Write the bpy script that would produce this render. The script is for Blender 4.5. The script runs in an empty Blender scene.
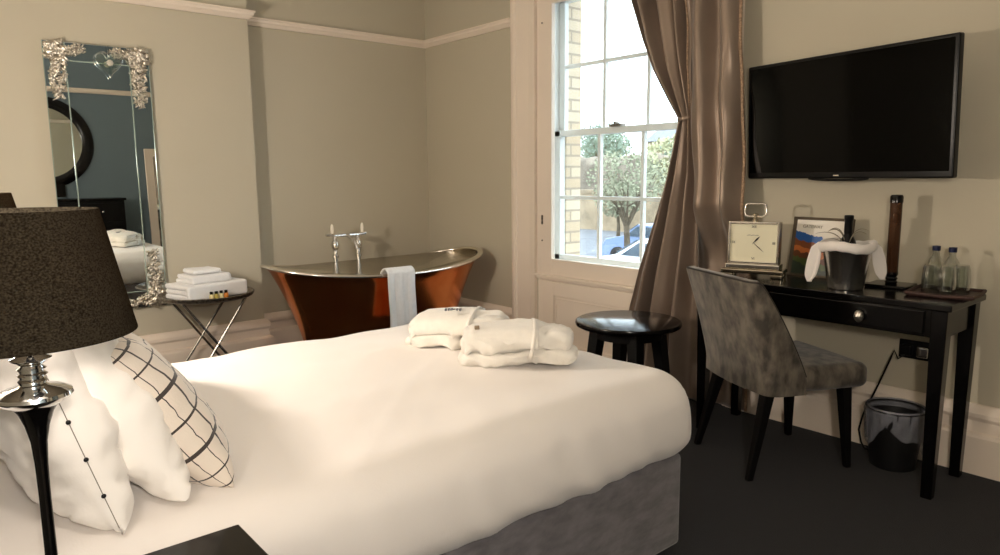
import bpy, bmesh, math, random
from mathutils import Vector, Matrix, noise
random.seed(7)
PI = math.pi
sc = bpy.context.scene
COL = sc.collection

# ------------------------------------------------------------------ camera, world, lights, exposure
cam_d = bpy.data.cameras.new('camera'); cam = bpy.data.objects.new('camera', cam_d); COL.objects.link(cam)
cam_d.sensor_width = 36.0; cam_d.lens = 705.33 / 1000 * 36.0; cam_d.clip_start = 0.02; cam_d.clip_end = 400
YAW, PITCH, ROLL = 0.870585, 0.143431, -0.00912
_f = Vector((-math.sin(YAW) * math.cos(PITCH), math.cos(YAW) * math.cos(PITCH), -math.sin(PITCH)))
_r = Vector((math.cos(YAW), math.sin(YAW), 0)); _u = _r.cross(_f)
_r2 = _r * math.cos(ROLL) + _u * math.sin(ROLL); _u2 = -_r * math.sin(ROLL) + _u * math.cos(ROLL)
cam.matrix_world = Matrix(((_r2.x, _u2.x, -_f.x, 0), (_r2.y, _u2.y, -_f.y, 0), (_r2.z, _u2.z, -_f.z, 1.3), (0, 0, 0, 1)))
sc.camera = cam

world = bpy.data.worlds.new('world'); sc.world = world; world.use_nodes = True
wn = world.node_tree; wn.nodes.clear()
w_out = wn.nodes.new('ShaderNodeOutputWorld'); w_bg = wn.nodes.new('ShaderNodeBackground')
w_bg.inputs[0].default_value = (0.80, 0.90, 1.0, 1); w_bg.inputs[1].default_value = 4.6
wn.links.new(w_bg.outputs[0], w_out.inputs[0])

def lamp_light(name, loc, watt, color, size=.04, kind='POINT'):
    d = bpy.data.lights.new(name, kind); d.energy = watt; d.color = color
    if kind == 'POINT': d.shadow_soft_size = size
    else: d.size = size
    o = bpy.data.objects.new(name, d); o.location = loc; COL.objects.link(o); return o
WARM = (1.0, .88, .775)
lamp_light('wall_light_bulb', (-2.82, -.02, 1.36), 78, WARM, .04)
lamp_light('corner_light_bulb', (.34, -.02, 1.52), 68, WARM, .07)
lamp_light('table_lamp_bulb', (-1.2065, .121, 1.17), 3, WARM, .03)

vs = sc.view_settings; vs.view_transform = 'Standard'; vs.look = 'None'; vs.gamma = 1.0; vs.exposure = 0.35
vs.use_curve_mapping = False
sc.cycles.max_bounces = 10; sc.cycles.transparent_max_bounces = 24
sc.cycles.sample_clamp_indirect = 6.0

# ------------------------------------------------------------------ materials
def lin(c):
    return tuple(((v / 12.92) if v <= .04045 else ((v + .055) / 1.055) ** 2.4) for v in c)
def rgb(r, g, b): return lin((r / 255, g / 255, b / 255)) + (1,)
MATS = {}
def mat(name, col, rough=.6, metal=0., bump=0., bscale=60., var=0., vscale=3., coat=0., sheen=0., spec=.5,
        trans=0., ior=1.45, emit=None, estr=0., stretch=None, col2=None, alpha=1.):
    m = bpy.data.materials.new(name); m.use_nodes = True; nt = m.node_tree
    p = nt.nodes['Principled BSDF']; p.inputs['Base Color'].default_value = col
    p.inputs['Roughness'].default_value = rough; p.inputs['Metallic'].default_value = metal
    p.inputs['Specular IOR Level'].default_value = spec; p.inputs['IOR'].default_value = ior
    p.inputs['Coat Weight'].default_value = coat; p.inputs['Coat Roughness'].default_value = .06
    p.inputs['Sheen Weight'].default_value = sheen; p.inputs['Transmission Weight'].default_value = trans
    p.inputs['Alpha'].default_value = alpha
    if emit: p.inputs['Emission Color'].default_value = emit; p.inputs['Emission Strength'].default_value = estr
    tc = nt.nodes.new('ShaderNodeTexCoord'); mp = nt.nodes.new('ShaderNodeMapping')
    nt.links.new(tc.outputs['Object'], mp.inputs[0])
    if stretch: mp.inputs['Scale'].default_value = stretch
    if var or col2:
        n = nt.nodes.new('ShaderNodeTexNoise'); n.inputs['Scale'].default_value = vscale; n.inputs['Detail'].default_value = 5
        nt.links.new(mp.outputs[0], n.inputs['Vector'])
        r = nt.nodes.new('ShaderNodeValToRGB'); c = col; c2 = col2 or tuple(max(0, v * (1 - var)) for v in col[:3]) + (1,)
        r.color_ramp.elements[0].color = c2; r.color_ramp.elements[1].color = c
        r.color_ramp.elements[0].position = .35; r.color_ramp.elements[1].position = .65
        nt.links.new(n.outputs[0], r.inputs[0]); nt.links.new(r.outputs[0], p.inputs['Base Color'])
    if bump:
        n = nt.nodes.new('ShaderNodeTexNoise'); n.inputs['Scale'].default_value = bscale; n.inputs['Detail'].default_value = 4
        nt.links.new(mp.outputs[0], n.inputs['Vector'])
        b = nt.nodes.new('ShaderNodeBump'); b.inputs['Strength'].default_value = bump; b.inputs['Distance'].default_value = .01
        nt.links.new(n.outputs[0], b.inputs['Height']); nt.links.new(b.outputs[0], p.inputs['Normal'])
    MATS[name] = m; return m

mat('wall_paint', rgb(186, 178, 158), .85, var=.03, vscale=1.5, bump=.03, bscale=90)
mat('blue_paint', rgb(112, 128, 136), .8, var=.03)
mat('ceiling_paint', rgb(235, 232, 225), .9, var=.02)
mat('trim_paint', rgb(232, 218, 202), .45, var=.03, vscale=4)
mat('sash_paint', rgb(236, 238, 236), .4, var=.02)
mat('carpet', rgb(33, 33, 37), .95, bump=.8, bscale=350, var=.35, vscale=160, sheen=.05)
mat('black_lacquer', rgb(7, 6, 6), .18, var=.2, vscale=8, coat=.1, spec=.3)
mat('black_wood', rgb(7, 6, 6), .45, spec=.25, var=.3, vscale=10, bump=.05, bscale=40)
mat('linen', rgb(230, 223, 216), .8, bump=.06, bscale=220, var=.02, sheen=.3)
mat('linen_pillow', rgb(244, 238, 230), .75, bump=.08, bscale=60, var=.02, sheen=.3)
mat('terry', rgb(246, 240, 229), .95, bump=.55, bscale=420, var=.05, vscale=40, sheen=.5)
mat('terry_white', rgb(240, 240, 240), .95, bump=.5, bscale=420, var=.04, vscale=40, sheen=.5)
mat('grey_velvet', rgb(112, 108, 111), .75, sheen=.4, var=.4, vscale=14, bump=.12, bscale=40, stretch=(1, 1, 2.2))
mat('chair_velvet', rgb(112, 103, 90), .7, sheen=.3, bump=.12, bscale=30, vscale=22, col2=rgb(52, 46, 39), stretch=(1, 1, .5))
mat('piping_velvet', rgb(46, 41, 36), .7, var=.2)
mat('chrome', (.82, .82, .82, 1), .08, 1.0, var=.05)
mat('nickel', rgb(210, 198, 176), .14, 1.0, var=.25, vscale=5, bump=.02, bscale=12)
mat('nickel_rim', rgb(236, 230, 220), .2, 1.0, var=.1, vscale=6)
mat('copper', rgb(240, 158, 98), .18, 1.0, vscale=3.5, col2=rgb(216, 122, 68), bump=.03, bscale=9)
mat('silver_leaf', rgb(228, 220, 206), .3, 1.0, var=.35, vscale=40, bump=.3, bscale=90)
mat('pewter', rgb(160, 152, 142), .38, 1.0, var=.6, vscale=60, bump=.3, bscale=120)
mat('steel', rgb(206, 202, 196), .24, 1.0, var=.1)
mat('mirror_silver', (.80, .84, .82, 1), .01, 1.0, var=.01)
mat('bevel_glass', rgb(196, 214, 200), .15, .6, var=.05)
mat('ceramic', rgb(245, 238, 222), .2, var=.02)
mat('black_plastic', rgb(8, 8, 9), .3, spec=.3, var=.1)
mat('screen_glass', rgb(3, 3, 3), .06, spec=.16, var=.1)
mat('clock_face', rgb(226, 220, 192), .5, var=.03)
mat('ink', rgb(30, 26, 22), .5, var=.1)
mat('glass', (1, 1, 1, 1), .02, trans=1.0, ior=1.45, var=.01)
mat('amber_glass', rgb(84, 54, 34), .12, trans=.35, ior=1.3, var=.1)
mat('blue_cap', rgb(18, 26, 62), .35, var=.1)
mat('brick_a', rgb(222, 186, 140), .9, var=.3)
mat('asphalt', rgb(120, 122, 128), .9, var=.2, vscale=1.2)
mat('bark', rgb(96, 84, 68), .9, var=.4, vscale=8)
mat('leaf_green', rgb(152, 154, 128), .8, var=.4, vscale=.9)
mat('leaf_pale', rgb(136, 150, 134), .85, var=.4, vscale=.35)
mat('leaf_yellow', rgb(176, 174, 138), .85, var=.3, vscale=.5)
mat('hedge_brown', rgb(140, 128, 114), .9, var=.4, vscale=1.2)
mat('stone_tan', rgb(168, 148, 122), .9, var=.4, vscale=1.4, bump=.4, bscale=6)
mat('slate', rgb(130, 132, 138), .8, var=.2)
mat('car_white', rgb(235, 236, 240), .3, coat=.5, var=.02)
mat('car_blue', rgb(96, 120, 164), .3, coat=.5, var=.05)
mat('car_glass', rgb(70, 84, 96), .1, var=.05)
mat('tyre', rgb(30, 30, 32), .8, var=.1)
mat('bin_black', rgb(8, 8, 9), .5, var=.1)
mat('soap_cream', rgb(228, 214, 160), .3, var=.03)
mat('soap_olive', rgb(176, 160, 80), .3, var=.03)
mat('soap_amber', rgb(206, 122, 20), .3, var=.03)
mat('wicker', rgb(60, 34, 26), .6, var=.4, vscale=60, bump=.5, bscale=120)
mat('dried_leaf', rgb(140, 132, 112), .6, var=.3)
mat('bulb_glow', (1, .9, .7, 1), .5, emit=(1, .78, .5, 1), estr=6, var=.01)

def satin(name, c1, c2):
    m = mat(name, c1, .36, .45, sheen=.3, col2=c2, vscale=3, bump=.06, bscale=9, stretch=(1, 1, .35)); return m
satin('satin', rgb(146, 129, 114), rgb(116, 99, 85))
mat('beading', rgb(190, 160, 132), .4, .5, bump=.8, bscale=160, var=.5, vscale=90)

def pane_mat(name, tint=(1, 1, 1, 1), refl=.10):
    m = bpy.data.materials.new(name); m.use_nodes = True; nt = m.node_tree; nt.nodes.clear()
    o = nt.nodes.new('ShaderNodeOutputMaterial'); t = nt.nodes.new('ShaderNodeBsdfTransparent'); g = nt.nodes.new('ShaderNodeBsdfGlossy')
    mx = nt.nodes.new('ShaderNodeMixShader'); lw = nt.nodes.new('ShaderNodeLayerWeight'); mu = nt.nodes.new('ShaderNodeMath')
    mu.operation = 'MULTIPLY'; mu.inputs[1].default_value = refl * 2.2; lw.inputs[0].default_value = .35
    t.inputs[0].default_value = tint; g.inputs['Roughness'].default_value = .03
    nt.links.new(lw.outputs['Facing'], mu.inputs[0]); nt.links.new(mu.outputs[0], mx.inputs[0])
    nt.links.new(t.outputs[0], mx.inputs[1]); nt.links.new(g.outputs[0], mx.inputs[2]); nt.links.new(mx.outputs[0], o.inputs[0])
    MATS[name] = m
pane_mat('pane', (.97, .985, .98, 1), .12)
mat('bin_liner', rgb(170, 172, 182), .25, alpha=.42, var=.3, vscale=30)
pane_mat('clear_glass', (.86, .88, .86, 1), .55)
pane_mat('heart_glass', (.94, .97, .95, 1), .9)

def shade_mat():
    m = bpy.data.materials.new('lamp_shade_fabric'); m.use_nodes = True; nt = m.node_tree; nt.nodes.clear()
    o = nt.nodes.new('ShaderNodeOutputMaterial'); d = nt.nodes.new('ShaderNodeBsdfDiffuse'); t = nt.nodes.new('ShaderNodeBsdfTranslucent')
    mx = nt.nodes.new('ShaderNodeMixShader'); mx.inputs[0].default_value = .10
    tc = nt.nodes.new('ShaderNodeTexCoord'); mp = nt.nodes.new('ShaderNodeMapping'); mp.inputs['Scale'].default_value = (330, 330, 420)
    n = nt.nodes.new('ShaderNodeTexNoise'); n.inputs['Scale'].default_value = 1.0; n.inputs['Detail'].default_value = 3
    r = nt.nodes.new('ShaderNodeValToRGB'); r.color_ramp.elements[0].color = rgb(20, 18, 15); r.color_ramp.elements[1].color = rgb(60, 54, 43)
    r.color_ramp.elements[0].position = .35; r.color_ramp.elements[1].position = .68
    nt.links.new(tc.outputs['Object'], mp.inputs[0]); nt.links.new(mp.outputs[0], n.inputs[0]); nt.links.new(n.outputs[0], r.inputs[0])
    nt.links.new(r.outputs[0], d.inputs[0]); t.inputs[0].default_value = rgb(140, 110, 72)
    nt.links.new(d.outputs[0], mx.inputs[1]); nt.links.new(t.outputs[0], mx.inputs[2]); nt.links.new(mx.outputs[0], o.inputs[0])
    MATS['shade'] = m
shade_mat()

def plaid_mat():
    m = mat('plaid', rgb(222, 210, 196), .85, bump=.1, bscale=200, sheen=.3)
    nt = m.node_tree; p = nt.nodes['Principled BSDF']
    tc = nt.nodes.new('ShaderNodeTexCoord'); sp = nt.nodes.new('ShaderNodeSeparateXYZ'); nt.links.new(tc.outputs['UV'], sp.inputs[0])
    def line(axis, period, width, off):
        a = nt.nodes.new('ShaderNodeMath'); a.operation = 'ADD'; a.inputs[1].default_value = off + 10; nt.links.new(sp.outputs[axis], a.inputs[0])
        b = nt.nodes.new('ShaderNodeMath'); b.operation = 'MODULO'; b.inputs[1].default_value = period; nt.links.new(a.outputs[0], b.inputs[0])
        c = nt.nodes.new('ShaderNodeMath'); c.operation = 'LESS_THAN'; c.inputs[1].default_value = width; nt.links.new(b.outputs[0], c.inputs[0])
        return c
    ls = [line(0, .124, .0075, 0), line(1, .124, .0085, 0), line(0, .124, .0035, .062), line(1, .124, .0045, .062)]
    cur = ls[0]
    for l in ls[1:]:
        x = nt.nodes.new('ShaderNodeMath'); x.operation = 'MAXIMUM'; nt.links.new(cur.outputs[0], x.inputs[0]); nt.links.new(l.outputs[0], x.inputs[1]); cur = x
    mx = nt.nodes.new('ShaderNodeMix'); mx.data_type = 'RGBA'; nt.links.new(cur.outputs[0], mx.inputs['Factor'])
    mx.inputs['A'].default_value = rgb(222, 210, 196); mx.inputs['B'].default_value = rgb(58, 50, 46)
    nt.links.new(mx.outputs['Result'], p.inputs['Base Color'])
plaid_mat()

def brick_mat():
    m = mat('brick', rgb(222, 186, 140), .9); nt = m.node_tree; p = nt.nodes['Principled BSDF']
    tc = nt.nodes.new('ShaderNodeTexCoord'); sp = nt.nodes.new('ShaderNodeSeparateXYZ'); cb = nt.nodes.new('ShaderNodeCombineXYZ')
    ad = nt.nodes.new('ShaderNodeMath'); ad.operation = 'ADD'
    nt.links.new(tc.outputs['Object'], sp.inputs[0]); nt.links.new(sp.outputs[0], ad.inputs[0]); nt.links.new(sp.outputs[1], ad.inputs[1])
    nt.links.new(ad.outputs[0], cb.inputs[0]); nt.links.new(sp.outputs[2], cb.inputs[1])
    b = nt.nodes.new('ShaderNodeTexBrick'); b.inputs['Scale'].default_value = 1; b.inputs['Brick Width'].default_value = .225
    b.inputs['Row Height'].default_value = .08; b.inputs['Mortar Size'].default_value = .008
    b.inputs['Color1'].default_value = rgb(204, 180, 150); b.inputs['Color2'].default_value = rgb(222, 204, 178); b.inputs['Mortar'].default_value = rgb(168, 152, 134)
    nt.links.new(cb.outputs[0], b.inputs[0]); nt.links.new(b.outputs[0], p.inputs['Base Color'])
brick_mat()

def photo_mat():      # printed cover: white band, blue sky, lit building, green foot
    m = mat('printed_cover', (1, 1, 1, 1), .35); nt = m.node_tree; p = nt.nodes['Principled BSDF']
    tc = nt.nodes.new('ShaderNodeTexCoord'); sp = nt.nodes.new('ShaderNodeSeparateXYZ'); nt.links.new(tc.outputs['UV'], sp.inputs[0])
    n = nt.nodes.new('ShaderNodeTexNoise'); n.inputs['Scale'].default_value = 9; nt.links.new(tc.outputs['UV'], n.inputs[0])
    ma = nt.nodes.new('ShaderNodeMath'); ma.operation = 'MULTIPLY_ADD'; ma.inputs[1].default_value = .14
    sl = nt.nodes.new('ShaderNodeMath'); sl.operation = 'MULTIPLY_ADD'; sl.inputs[1].default_value = .22
    nt.links.new(sp.outputs[0], sl.inputs[0]); nt.links.new(sp.outputs[1], sl.inputs[2])
    nt.links.new(n.outputs[0], ma.inputs[0]); nt.links.new(sl.outputs[0], ma.inputs[2])
    r = nt.nodes.new('ShaderNodeValToRGB'); r.color_ramp.interpolation = 'CONSTANT'
    e = r.color_ramp.elements; e[0].position = 0; e[0].color = rgb(40, 52, 40); e[1].position = .30; e[1].color = rgb(70, 84, 40)
    for pos, c in ((.40, rgb(96, 52, 26)), (.50, rgb(178, 100, 48)), (.60, rgb(120, 66, 34)), (.72, rgb(30, 84, 150)), (.86, rgb(226, 220, 208))):
        x = e.new(pos); x.color = c
    nt.links.new(ma.outputs[0], r.inputs[0]); nt.links.new(r.outputs[0], p.inputs['Base Color'])
photo_mat()

# ------------------------------------------------------------------ mesh helpers
class MB:
    def __init__(s): s.bm = bmesh.new()
    def box(s, lo, hi, rot=None, about=None):
        vs = [s.bm.verts.new((x, y, z)) for x in (lo[0], hi[0]) for y in (lo[1], hi[1]) for z in (lo[2], hi[2])]
        if rot is not None:
            c = Vector(about if about is not None else [(a + b) / 2 for a, b in zip(lo, hi)])
            for v in vs: v.co = c + rot @ (v.co - c)
        for f in ((0, 1, 3, 2), (4, 6, 7, 5), (0, 4, 5, 1), (2, 3, 7, 6), (0, 2, 6, 4), (1, 5, 7, 3)):
            s.bm.faces.new([vs[i] for i in f])
        return s
    def taper(s, top, bot, z1, z0, ct=(0, 0), cb=(0, 0)):     # square tapered leg; top/bot half sizes
        vt = [s.bm.verts.new((ct[0] + a * top, ct[1] + b * top, z1)) for a, b in ((-1, -1), (1, -1), (1, 1), (-1, 1))]
        vb = [s.bm.verts.new((cb[0] + a * bot, cb[1] + b * bot, z0)) for a, b in ((-1, -1), (1, -1), (1, 1), (-1, 1))]
        s.bm.faces.new(vt); s.bm.faces.new(vb[::-1])
        for i in range(4): s.bm.faces.new((vb[i], vb[(i + 1) % 4], vt[(i + 1) % 4], vt[i]))
        return s
    def loft(s, rings, closed=True, cap=True):
        rs = [[s.bm.verts.new(p) for p in r] for r in rings]; n = len(rs[0])
        for a, b in zip(rs, rs[1:]):
            for i in range(n if closed else n - 1):
                j = (i + 1) % n
                try: s.bm.faces.new((a[i], a[j], b[j], b[i]))
                except ValueError: pass
        if cap and closed:
            for r in (rs[0][::-1], rs[-1]):
                try: s.bm.faces.new(r)
                except ValueError: pass
        return s
    def lathe(s, prof, c=(0, 0, 0), n=32, cap=True):
        return s.loft([[(c[0] + r * math.cos(2 * PI * k / n), c[1] + r * math.sin(2 * PI * k / n), c[2] + z) for k in range(n)] for r, z in prof], cap=cap)
    def tube(s, pts, r, n=10, cap=True, flat=None):
        pts = [Vector(p) for p in pts]; rings = []; up = None
        for i, p in enumerate(pts):
            t = (pts[min(i + 1, len(pts) - 1)] - pts[max(i - 1, 0)]).normalized()
            if up is None:
                up = Vector((0, 0, 1)) if abs(t.z) < .9 else Vector((1, 0, 0))
            a = (up - t * up.dot(t)).normalized(); up = a; b = t.cross(a)
            ri = r[i] if isinstance(r, (list, tuple)) else r
            fl = flat or 1
            rings.append([p + a * (ri * fl) * math.cos(2 * PI * k / n) + b * ri * math.sin(2 * PI * k / n) for k in range(n)])
        return s.loft(rings, cap=cap)
    def ell(s, c, r, n=2, rot=None):
        M = Matrix.Translation(c) @ ((rot or Matrix.Identity(3)).to_4x4()) @ Matrix.Diagonal((r[0], r[1], r[2], 1))
        bmesh.ops.create_icosphere(s.bm, subdivisions=n, radius=1, matrix=M); return s
    def ball(s, c, r, nu=20, nv=12):
        prof = [(max(1e-4, r[0] * math.sin(PI * k / nv)), -r[2] * math.cos(PI * k / nv)) for k in range(nv + 1)]
        return s.lathe(prof, c, nu)
    def surf(s, fn, nu, nv, thick=0., uv=False):
        g = [[Vector(fn(i / nu, j / nv)) for i in range(nu + 1)] for j in range(nv + 1)]
        vs = [[s.bm.verts.new(p) for p in row] for row in g]
        for j in range(nv):
            for i in range(nu): s.bm.faces.new((vs[j][i], vs[j][i + 1], vs[j + 1][i + 1], vs[j + 1][i]))
        return s
    def rbox(s, h, r, n=16, fn=None, uv=False):
        hx, hy, hz = h; r = min(r, hx, hy, hz) if not isinstance(r, tuple) else r
        def m(p):
            q = []; 
            for a, H in zip(p, h): q.append(max(-(H - r), min(H - r, a)))
            q = Vector(q); d = Vector(p) - q
            if d.length > 1e-9: d = d.normalized() * r
            v = q + d
            return fn(v) if fn else v
        vd = {}
        def spaced(H, k):      # grid clustered so the rounded edges get enough rings
            core = [-(H - r) + 2 * (H - r) * t / k for t in range(k + 1)] if H > r + 1e-6 else [0.]
            e = [math.tan(PI / 4 * t / 5) * r for t in range(1, 6)]
            return [-(H - r) - x for x in e[::-1]] + core + [(H - r) + x for x in e]
        mx = max(h); A = [spaced(H, max(1, int(n * (H - r) / mx))) for H in h]
        def V(p):
            k = tuple(round(c, 6) for c in p)
            if k not in vd: vd[k] = s.bm.verts.new(m(p))
            return vd[k]
        for ax in range(3):
            b, c = [i for i in range(3) if i != ax]
            for sg in (-1, 1):
                for i in range(len(A[b]) - 1):
                    for j in range(len(A[c]) - 1):
                        q = []
                        for di, dj in ((0, 0), (1, 0), (1, 1), (0, 1)):
                            p = [0, 0, 0]; p[ax] = sg * h[ax]; p[b] = A[b][i + di]; p[c] = A[c][j + dj]; q.append(V(p))
                        try: s.bm.faces.new(q)
                        except ValueError: pass
        return s
    def xf(s, M):
        bmesh.ops.transform(s.bm, matrix=M, verts=s.bm.verts); return s
    def build(s, name, m, parent=None, smooth=True, bevel=0., solid=0., sub=0, auto=35, label=None):
        if solid == 0: bmesh.ops.recalc_face_normals(s.bm, faces=s.bm.faces)
        me = bpy.data.meshes.new(name); s.bm.to_mesh(me); s.bm.free()
        o = bpy.data.objects.new(name, me); COL.objects.link(o)
        me.materials.append(MATS[m])
        if parent is not None: o.parent = parent
        if smooth:
            for p in me.polygons: p.use_smooth = True
            try: me.set_sharp_from_angle(angle=math.radians(auto))
            except Exception: pass
        if solid:
            md = o.modifiers.new('solid', 'SOLIDIFY'); md.thickness = solid; md.offset = 0
        if bevel:
            md = o.modifiers.new('bevel', 'BEVEL'); md.width = bevel; md.segments = 2; md.limit_method = 'ANGLE'
        if sub:
            md = o.modifiers.new('sub', 'SUBSURF'); md.levels = sub; md.render_levels = sub
        if label: o['label'] = label
        return o

def thing(name, label, cat, loc=(0, 0, 0), rotz=0., group=None):
    o = bpy.data.objects.new(name, None); COL.objects.link(o); o.location = loc; o.rotation_euler = (0, 0, rotz)
    o.empty_display_size = .05
    return tag(o, label, cat, group)
def tag(o, label, cat, group=None):
    o['label'] = label; o['category'] = cat
    if group: o['group'] = group
    return o
def struct(o): o['kind'] = 'structure'; return o
def dup(root, loc=None, rotz=None, label=None):
    r = root.copy(); COL.objects.link(r)
    if loc is not None: r.location = loc
    if rotz is not None: r.rotation_euler = (0, 0, rotz)
    if label: r['label'] = label
    for ch in list(root.children):
        c = ch.copy(); COL.objects.link(c); c.parent = r
        for g in list(ch.children):
            d = g.copy(); COL.objects.link(d); d.parent = c
    return r
def rz(a): return Matrix.Rotation(a, 3, 'Z')
def text(body, size, m, parent, M, name='lettering', ext=.0006):
    cu = bpy.data.curves.new('t', 'FONT'); cu.body = body; cu.size = size; cu.extrude = ext; cu.align_x = 'CENTER'; cu.align_y = 'CENTER'
    tmp = bpy.data.objects.new('t', cu); COL.objects.link(tmp)
    dg = bpy.context.evaluated_depsgraph_get(); me = bpy.data.meshes.new_from_object(tmp.evaluated_get(dg))
    COL.objects.unlink(tmp); bpy.data.objects.remove(tmp)
    me.materials.clear(); me.materials.append(MATS[m]); me.transform(M); me.name = name
    o = bpy.data.objects.new(name, me); COL.objects.link(o); o.parent = parent; return o

# ------------------------------------------------------------------ the room
YB, XR, XC, YC = 3.477, -5.07, -4.885, 1.905      # window wall, recess wall, chimney breast face and its corner
XE, YF, ZC = .50, -.20, 2.95                       # far side wall, headboard wall, ceiling
T = .12
struct(MB().box((XR - T, YF - T, -.1), (XE + T, YB, 0)).build('floor', 'carpet', smooth=False))
struct(MB().box((XR - T, YF - T, ZC), (XE + T, YB + .45, ZC + .1)).build('ceiling', 'ceiling_paint', smooth=False))
struct(MB().box((XR - T, YF - T, 0), (XC, YC, ZC)).box((XR - T, YC, 0), (XR, YB + .45, ZC)).build('wall_left', 'wall_paint', smooth=False))
WX0, WX1, WZ0, WZ1 = -3.70, -2.24, .0, 2.56        # window opening in the wall
struct(MB().box((XR, YB, 0), (WX0, YB + .26, ZC)).box((WX1, YB, 0), (XE + T, YB + .26, ZC)).box((WX0, YB, WZ1), (WX1, YB + .26, ZC))
       .box((WX0, YB + .10, 0), (WX1, YB + .26, .60)).build('wall_back', 'wall_paint', smooth=False))
struct(MB().box((XE, YF - T, 0), (XE + T, YB, ZC)).build('wall_right', 'blue_paint', smooth=False))
struct(MB().box((XC, YF - T, 0), (XE, YF, ZC)).build('wall_front', 'wall_paint', smooth=False))
# the brick outer leaf of the wall, seen through the left panes
struct(MB().box((-6.2, YB + .262, -1.8), (-3.672, YB + .41, 4)).box((-2.268, YB + .262, -1.8), (1, YB + .41, 4))
       .box((-3.672, YB + .262, -1.8), (-2.268, YB + .41, .56)).box((-3.672, YB + .262, 2.62), (-2.268, YB + .41, 4)).build('wall_outside', 'brick', smooth=False))

def sweep(path, prof):         # mitred moulding; the room lies to the right of the path
    P = [Vector(p) for p in path]; rings = []
    for i, p in enumerate(P):
        ns = []
        for a, b in ((i - 1, i), (i, i + 1)):
            if 0 <= a and b < len(P):
                d = (P[b] - P[a]).normalized(); ns.append(Vector((d.y, -d.x)))
        if len(ns) == 2: m = (ns[0] + ns[1]); m = m / (m.dot(ns[0]))
        else: m = ns[0]
        rings.append([(p.x + m.x * d, p.y + m.y * d, z) for d, z in prof])
    return rings
rail = [(0, 2.358), (.012, 2.360), (.020, 2.374), (.034, 2.384), (.036, 2.398), (.044, 2.404), (.044, 2.414), (0, 2.416)]
base = [(0, 0), (.046, 0), (.046, .165), (.040, .176), (.022, .184), (.022, .232), (.027, .240), (.034, .250), (.034, .268), (.026, .284), (.010, .300), (0, .302)]
pathL = [(XC, YF), (XC, YC), (XR, YC), (XR, YB), (-3.952, YB)]
pathR = [(-2.115, YB), (XE, YB), (XE, YF), (XC, YF)]
struct(MB().loft(sweep(pathL, rail)).build('trim_1', 'trim_paint', auto=25))
struct(MB().loft(sweep(pathR, rail)).build('trim_2', 'trim_paint', auto=25))
struct(MB().loft(sweep(pathL, base)).build('baseboard_left', 'trim_paint', auto=25))
struct(MB().loft(sweep(pathR, base)).build('baseboard_back', 'trim_paint', auto=25))

# window: architrave, apron panelling, inner glazing frame, sliding sashes
win = bpy.data.objects.new('window_1', None); COL.objects.link(win); struct(win); win.location = (-3.10, YB, 0)
def wx(mb): return mb.xf(Matrix.Translation((3.10, -YB, 0)))
arc = [(0, .0), (0, -.030), (.03, -.040), (.055, -.036), (.062, -.026), (.125, -.022), (.19, -.020), (.20, -.026), (.25, -.030), (.25, 0)]   # (x from outer edge, y)
for side in (0, 1):
    f = (lambda x: -3.952 + x) if side == 0 else (lambda x: -2.115 - x * .50)
    mb = MB().loft([[(f(x), YB + y, z) for x, y in arc] for z in (0, 2.82)]); wx(mb).build('architrave', 'trim_paint', win, auto=20)
mb = MB().box((-3.952, YB - .03, 2.56), (-2.115, YB, 2.82)).box((-3.97, YB - .05, 2.80), (-2.095, YB, 2.84)); wx(mb).build('head_casing', 'trim_paint', win, smooth=False, bevel=.004)
mb = MB().box((-3.70, YB + .004, 0), (-2.24, YB + .10, .575)); wx(mb).build('apron_panel', 'trim_paint', win, smooth=False)
mb = MB()
for lo, hi in (((-3.64, .0), (-3.53, .555)), ((-2.41, .0), (-2.30, .555)), ((-3.53, .455), (-2.41, .555)), ((-3.53, 0), (-2.41, .12))):
    mb.box((lo[0], YB - .008, lo[1]), (hi[0], YB + .004, hi[1]))
for lo, hi in (((-3.515, .135), (-3.507, .44)), ((-2.433, .135), (-2.425, .44)), ((-3.515, .432), (-2.425, .44))):
    mb.box((lo[0], YB - .002, lo[1]), (hi[0], YB + .004, hi[1]))
wx(mb).build('apron_frame', 'trim_paint', win, smooth=False, bevel=.002)
mb = MB().box((-3.735, YB - .028, .578), (-2.205, YB + .10, .600)).box((-3.71, YB - .014, .562), (-2.23, YB + .10, .578)); wx(mb).build('sill', 'trim_paint', win, smooth=False, bevel=.005)
mb = MB()        # inner glazing frame, flush with the wall
for x0, x1, z0, z1 in ((-3.70, -3.556, .60, 2.56), (-2.384, -2.24, .60, 2.56), (-3.556, -2.384, .60, .714), (-3.556, -2.384, 2.445, 2.56)):
    mb.box((x0, YB - .006, z0), (x1, YB + .03, z1))
wx(mb).build('inner_frame', 'trim_paint', win, smooth=False, bevel=.003)
mb = MB()
for z in (2.30, .96, .83): mb.lathe([(.001, 0), (.008, 0), (.008, .003), (.001, .003)], n=12).xf(Matrix.Identity(4))
mb = MB()
for x, z in ((-3.645, 2.33), (-3.645, .985), (-3.645, .84)):
    b = bmesh.ops.create_cone(mb.bm, cap_ends=True, segments=12, radius1=.006, radius2=.006, depth=.008,
                              matrix=Matrix.Translation((x, YB - .008, z)) @ Matrix.Rotation(PI / 2, 4, 'X'))
mb.box((-3.652, YB - .012, .955), (-3.638, YB - .006, 1.02))
wx(mb).build('frame_catch', 'pewter', win)
mb = MB().box((-3.560, YB + .012, .710), (-2.380, YB + .015, 2.45)); wx(mb).build('inner_pane', 'pane', win, smooth=False)
mb = MB()        # deep white reveals between inner frame and sashes
for x0, x1, z0, z1 in ((-3.70, -3.686, .60, 2.56), (-2.254, -2.24, .60, 2.56), (-3.70, -2.24, .60, .64), (-3.70, -2.24, 2.54, 2.56)):
    mb.box((x0, YB + .03, z0), (x1, YB + .262, z1))
wx(mb).build('reveal', 'sash_paint', win, smooth=False)
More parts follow.
